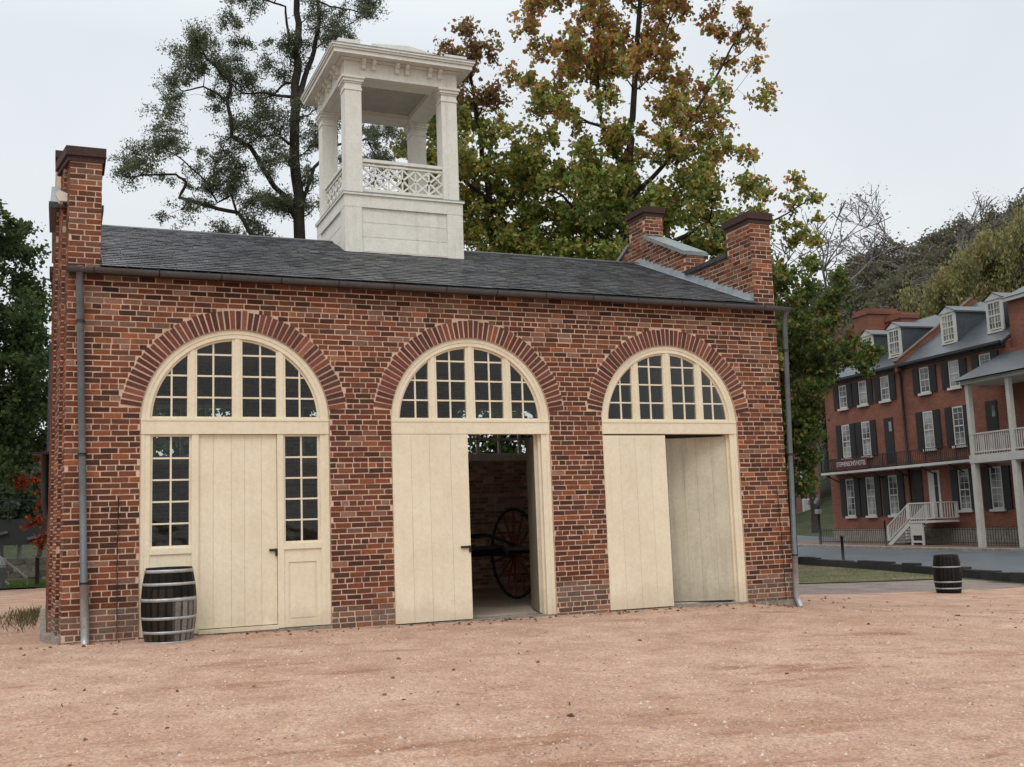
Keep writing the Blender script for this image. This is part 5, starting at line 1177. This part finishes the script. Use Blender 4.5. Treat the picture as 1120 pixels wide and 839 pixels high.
clump_tree('maple_tree', 'dense dark green tree at the far left edge', 'tree', (-3.6, 20, -.1), [g([(-3.6, -.3), (-3.5, 4), (-3.4, 8), (-3.2, 10)], 20.5), g([(-3.5, 4.5), (-2, 6), (-1, 7.5)], 20.5, -.2), g([(-3.5, 4), (-5, 6), (-6, 8)], 20.5), g([(-3.4, 7), (-2.2, 9), (-1.6, 10.3)], 20.5), g([(-3.5, 3.6), (-2.2, 4.2), (-1.2, 4.4)], 20.5)], [(.28, .07), (.09, .03), (.1, .03), (.06, .02), (.06, .02)],
    fill_poly(LP, 20.3, 420, (.4, .72), 1.5, mind=.28), 420, .15, lambda p, c: pal(p, [(.055, .095, .030), (.075, .12, .036), (.04, .068, .026), (.12, .155, .05)], [4, 3, 4, .6 + max(c.z - 8, 0)], .25), asp=.7, twig_r=.012, droop=.4)
RPp = [(-1.35, 3.9), (-.85, 4.1), (.3, 3.9), (1.2, 3.4), (1.4, 1.6), (.8, .9), (-.75, 1.2), (-.85, 2.18), (-1.3, 3.08)]
clump_tree('red_maple', 'small tree with bright orange red leaves beside the left wall', 'tree', (.2, 24, -.1), [g([(.2, -.3), (.2, 1.2), (.1, 2.5), (0, 3.5)], 24), g([(.2, 1), (-.4, 2), (-.8, 3.2)], 24)], [(.08, .02), (.04, .015)], fill_poly(RPp, 22.6, 50, (.25, .42), .4, mind=.16), 600, .12,
    lambda p, c: pal(p, [(.48, .085, .03), (.38, .065, .025), (.5, .15, .04), (.25, .07, .03)], [4, 3, 2, 2], .25), asp=.8)

for (x0, x1, lbl) in ((1.9, 5.2, 'leafy green shrub seen through the left windows'), (5.0, 10.5, 'leafy green shrub seen through the middle doorway'), (10.2, 15.5, 'leafy green shrub seen through the right windows')):
    xm = (x0 + x1) / 2
    clump_tree('leafy_shrub', lbl + ' behind the engine house', 'shrub', (xm, 10.2, -.3), [g([(xm + k * .4, -.4), (xm + k * .9, 2), (xm + k * 1.3, 4.5)], 10.2) for k in (-.9, 0, .9)], [(.07, .02)] * 3,
        fill_poly([(x0, .5), (x1, .5), (x1, 5.6), (xm, 5.9), (x0, 5.6)], 10.3, 190, (.35, .6), .6, mind=.25), 330, .15, lambda p, c: pal(p, [(.06, .12, .03), (.09, .16, .04), (.04, .07, .02)], [3, 2, 2], .3), asp=.7)
# forest copies -------------------------------------------------------------
def proto_tree(name, label, cols, w, h=13, r_=4.2, n=46, ln=70, ls=.62, bark='farbark'):
    root = empty(name, (0, 0, 0), label, 'tree'); mb = MB(); P = []; S = []; C = []; D = []
    mb.tube(wig([(0, 0, -1), (0, 0, h * .35), (.3, .1, h * .65), (.1, 0, h * .92)], .12), [.32, .30, .28, .27, .25, .22, .18, .14, .10, .06], 6)
    for k in range(n):
        u = V((random.gauss(0, 1), random.gauss(0, 1), random.gauss(0, 1))).normalized(); rr = random.random() ** .4
        c = V((u.x * r_ * rr * random.uniform(.8, 1.1), u.y * r_ * rr, h * .62 + u.z * h * .36 * rr)); cr = random.uniform(.7, 1.25)
        mb.tube([V((0, 0, max(c.z - 2.5, h * .25))), c.lerp(V((0, 0, c.z - 1)), .4), c], [.09, .06, .03], 4, cap=False)
        pos = np.array(c)[None] + rng.normal(0, cr * .42, (ln, 3)); P.append(pos); S.append(ls * rng.uniform(.5, 1.25, ln)); D.append(rng.normal(size=(ln, 3))); C.append(pal(pos, cols, w, .22) * random.uniform(.75, 1.2))
    mb.c = [(1, 1, 1)] * len(mb.f); mb.build('trunk', M[bark], root)
    leaf_mesh('crown', np.vstack(P), np.vstack(D), np.concatenate(S), np.vstack(C), M['leaf'], root, .75); return root
def topscale(px, topy, d, h):
    a = R(YAW + AZ(px)); x = CAM.x + d * math.sin(a); y = CAM.y + d * math.cos(a); g_ = gz(x, y) + float(hill(x, y)) - .3
    return (1.25 + (573 - .036 * (px - 560) - topy) * d / 1165 * 1.01 - g_) / h
AZ = lambda px: math.degrees(math.atan((px - 560) / 1165))
def place(root, px_az, dist, scale=1.0, first=False, label=None, zoff=0, group=None, sz=None):
    o = root if first else copy_tree(root)
    a = R(YAW + px_az); x = CAM.x + dist * math.sin(a); y = CAM.y + dist * math.cos(a)
    o.location = (x, y, gz(x, y) + float(hill(x, y)) - .3 + zoff); o.rotation_euler = (0, 0, random.uniform(0, 6)); s = scale; o.scale = (s, s, (sz or s))
    if label: o['label'] = label
    if group: o['group'] = group
    return o
olive = proto_tree('hill_tree', 'dull olive tree in the wood on the hillside behind the hotel', [(.135, .135, .085), (.16, .145, .09), (.115, .12, .082), (.19, .15, .098)], [4, 3, 3, 2], n=80, ln=200, ls=.30)  # muted leaf colours have the hillside haze painted in
yellow = proto_tree('yellow_tree', 'golden yellow leaved tree on the slope right behind the hotel roof', [(.27, .25, .095), (.34, .28, .10), (.19, .21, .095), (.30, .22, .10)], [4, 2, 4, 1.5], ls=.27, ln=230, n=80)
green = proto_tree('hazy_tree', 'hazy green tree in the far wood at the left edge', [(.05, .08, .04), (.06, .09, .05), (.07, .085, .05)], [1, 1, 1])  # haze of the far wood is put into these leaf colours
first = True; random.seed(21)
ridge = lambda px: np.interp(px, [890, 905, 925, 945, 970, 1000, 1030, 1060, 1090, 1130, 1200], [352, 332, 314, 298, 284, 274, 274, 268, 256, 244, 240])
for px, d, dy in [(900, 108, 12), (915, 118, 0), (928, 110, 22), (940, 126, 0), (952, 108, 34), (962, 132, 4), (975, 118, 20), (988, 136, 0), (996, 110, 40), (1008, 130, 14), (1020, 140, 0), (1032, 118, 30), (1045, 138, 6), (1060, 145, 0), (1066, 124, 26), (1082, 140, 2), (1098, 148, 0), (1110, 132, 14), (1135, 145, 0), (1160, 136, 6), (1190, 140, 0), (985, 102, 60), (1018, 104, 62), (945, 100, 56), (918, 98, 48)]:
    k = topscale(px, float(ridge(px)) + dy, d, 13.2); place(olive, AZ(px), d, min(max(k, .8), 1.5), first, group='olive trees of the hillside wood', sz=k); first = False
first = True
for px, d, ty, l in [(1040, 96, 292, 'golden yellow tree rising behind the third dormer of the hotel'), (1076, 98, 272, 'yellow green tree behind the hotel ridge left of the last dormer'), (1104, 100, 256, 'tall yellow tree behind the roof of the porch house'), (1132, 98, 234, 'tall golden tree at the right edge of the photo')]:
    k = topscale(px, ty, d, 13.2); place(yellow, AZ(px), d, min(k, 1.25) * .68, first, label=l, group='yellow trees behind the hotel', sz=k); first = False
first = True
for px, d, s in [(-60, 75, 1), (-30, 70, .9), (0, 78, .9), (20, 72, .8), (42, 80, .9), (70, 76, .9), (-10, 95, 1.1), (30, 98, 1.1), (60, 100, 1.1), (100, 85, 1), (140, 90, 1), (-100, 85, 1.1)]:
    place(green, AZ(px), d, s * .62, first, group='far trees at the left'); first = False
# bare trees
def bare(label, h, seed):
    random.seed(seed); root = empty('bare_tree', (0, 0, 0), label, 'tree', 'leafless trees on the hill crest'); mb = MB(); tips = []
    def br(p, d, L, r_, lev):
        q = p + d * L * .5 + V([random.gauss(0, .04 * L) for _ in range(3)]); e = p + d * L
        mb.tube([p, q, e], [r_, r_ * .8, r_ * .62], 5 if lev < 2 else 3, cap=False)
        if lev >= 6: tips.append(e); return
        n = 2 if lev < 1 else random.choice([2, 3, 3])
        for k in range(n):
            nd_ = (d + V((random.gauss(0, .55), random.gauss(0, .55), random.gauss(.02, .22)))).normalized(); br(e, nd_, L * random.uniform(.66, .86), max(r_ * .68, .04), lev + 1)
    br(V((0, 0, -1)), V((random.gauss(0, .05), 0, 1)).normalized(), h * .27, .26, 0)
    H_ = max(v[2] for v in mb.v); mx_ = sum(t.x for t in tips) / len(tips) / (sum(t.z for t in tips) / len(tips)); my_ = sum(t.y for t in tips) / len(tips) / (sum(t.z for t in tips) / len(tips))
    mb.v = [(v[0] - mx_ * v[2], v[1] - my_ * v[2], v[2]) for v in mb.v]; tips[:] = [V((t.x - mx_ * t.z, t.y - my_ * t.z, t.z)) for t in tips]
    mb.c = [(1, 1, 1)] * len(mb.f); mb.build('branches', M['farbark'], root)
    n = len(tips) * 3; T = np.repeat(np.array([list(t) for t in tips]), 3, axis=0) + rng.normal(0, .35, (n, 3))
    leaf_mesh('last_leaves', T, rng.normal(size=(n, 3)), rng.uniform(.1, .26, n), pal(T, [(.16, .13, .12), (.2, .15, .12)], [1, 1]), M['leaf'], root, .6)
    return root
for px, d, h, sd, ty, l in [(1052, 133, 24, 5, 203, 'tall bare tree standing alone on the hill crest'), (978, 126, 19, 8, 236, 'slender bare tree in the middle of the hill crest'), (932, 112, 16, 11, 256, 'bare tree at the left end of the hill crest')]:
    bt = bare(l, h, sd); hh = max(v.co.z for v in [c for c in bt.children if c.name.startswith('branches')][0].data.vertices)
    k = topscale(px, ty, d, hh); place(bt, AZ(px), d, k * 1.15, True, sz=k)

# ------------------------------------------------------------------ world, sun, camera
w = bpy.data.worlds.new("World"); scene.world = w; w.use_nodes = True; nt = w.node_tree; bg = nt.nodes['Background']
SUN_EL, SUN_AZ = 52, 215      # degrees; azimuth of the sun as seen from the court (from behind-left)
sky = nd(nt, 'ShaderNodeTexSky', sky_type='NISHITA'); sky.sun_disc = False; sky.sun_elevation = R(SUN_EL); sky.sun_rotation = R(SUN_AZ); sky.air_density = 1.0; sky.dust_density = 6; sky.ozone_density = 1
tc = nd(nt, 'ShaderNodeTexCoord'); spx = nd(nt, 'ShaderNodeSeparateXYZ'); nt.links.new(tc.outputs['Generated'], spx.inputs[0])
cr = ramp(nt, spx.outputs[2], [(0.0, (7.5, 7.7, 7.8)), (.16, (7.8, 8.05, 8.2)), (.42, (7.2, 7.65, 8.0)), (.75, (13, 13.4, 13.8)), (1.0, (16, 16.2, 16.5))])
nz = noise(nt, 2.2, 4, .6, tc.outputs['Generated']); nr = ramp(nt, nz.outputs[0], [(.3, (.93, .94, .95)), (.7, (1.06, 1.05, 1.045))])
c = mix(nt, 1.0, cr.outputs[0], nr.outputs[0], 'MULTIPLY'); c = mix(nt, .93, sky.outputs[0], c)
nt.links.new(c, bg.inputs[0]); bg.inputs[1].default_value = .115
sd = bpy.data.lights.new('sun', 'SUN'); sd.energy = 1.0; sd.angle = R(25); sd.color = (1, .97, .92); so = bpy.data.objects.new('sun', sd); col.objects.link(so)
az = R(SUN_AZ); dvec = V((math.sin(az) * math.cos(R(SUN_EL)), math.cos(az) * math.cos(R(SUN_EL)), math.sin(R(SUN_EL))))
so.rotation_euler = dvec.to_track_quat('Z', 'Y').to_euler(); so.location = (0, -20, 30)

cam = bpy.data.cameras.new('camera'); co = bpy.data.objects.new('camera', cam); col.objects.link(co); scene.camera = co
y_, a_, r_ = R(-23.063), R(7.5), R(-2.062)
fwd = V((-math.sin(y_) * math.cos(a_), math.cos(y_) * math.cos(a_), math.sin(a_))); rt = V((math.cos(y_), math.sin(y_), 0)); up = rt.cross(fwd)
rt2 = rt * math.cos(r_) + up * math.sin(r_); up2 = -rt * math.sin(r_) + up * math.cos(r_)
m = Matrix((rt2, up2, -fwd)).transposed().to_4x4(); m.translation = CAM; co.matrix_world = m
cam.sensor_width = 36; cam.lens = 1164.98 / 1120 * 36; cam.clip_end = 2000; cam.clip_start = .1
scene.view_settings.view_transform = 'Standard'; scene.view_settings.look = 'None'; scene.view_settings.exposure = 0
scene.render.engine = 'CYCLES'
scene.cycles.max_bounces = 9; scene.cycles.diffuse_bounces = 6; scene.cycles.transparent_max_bounces = 12
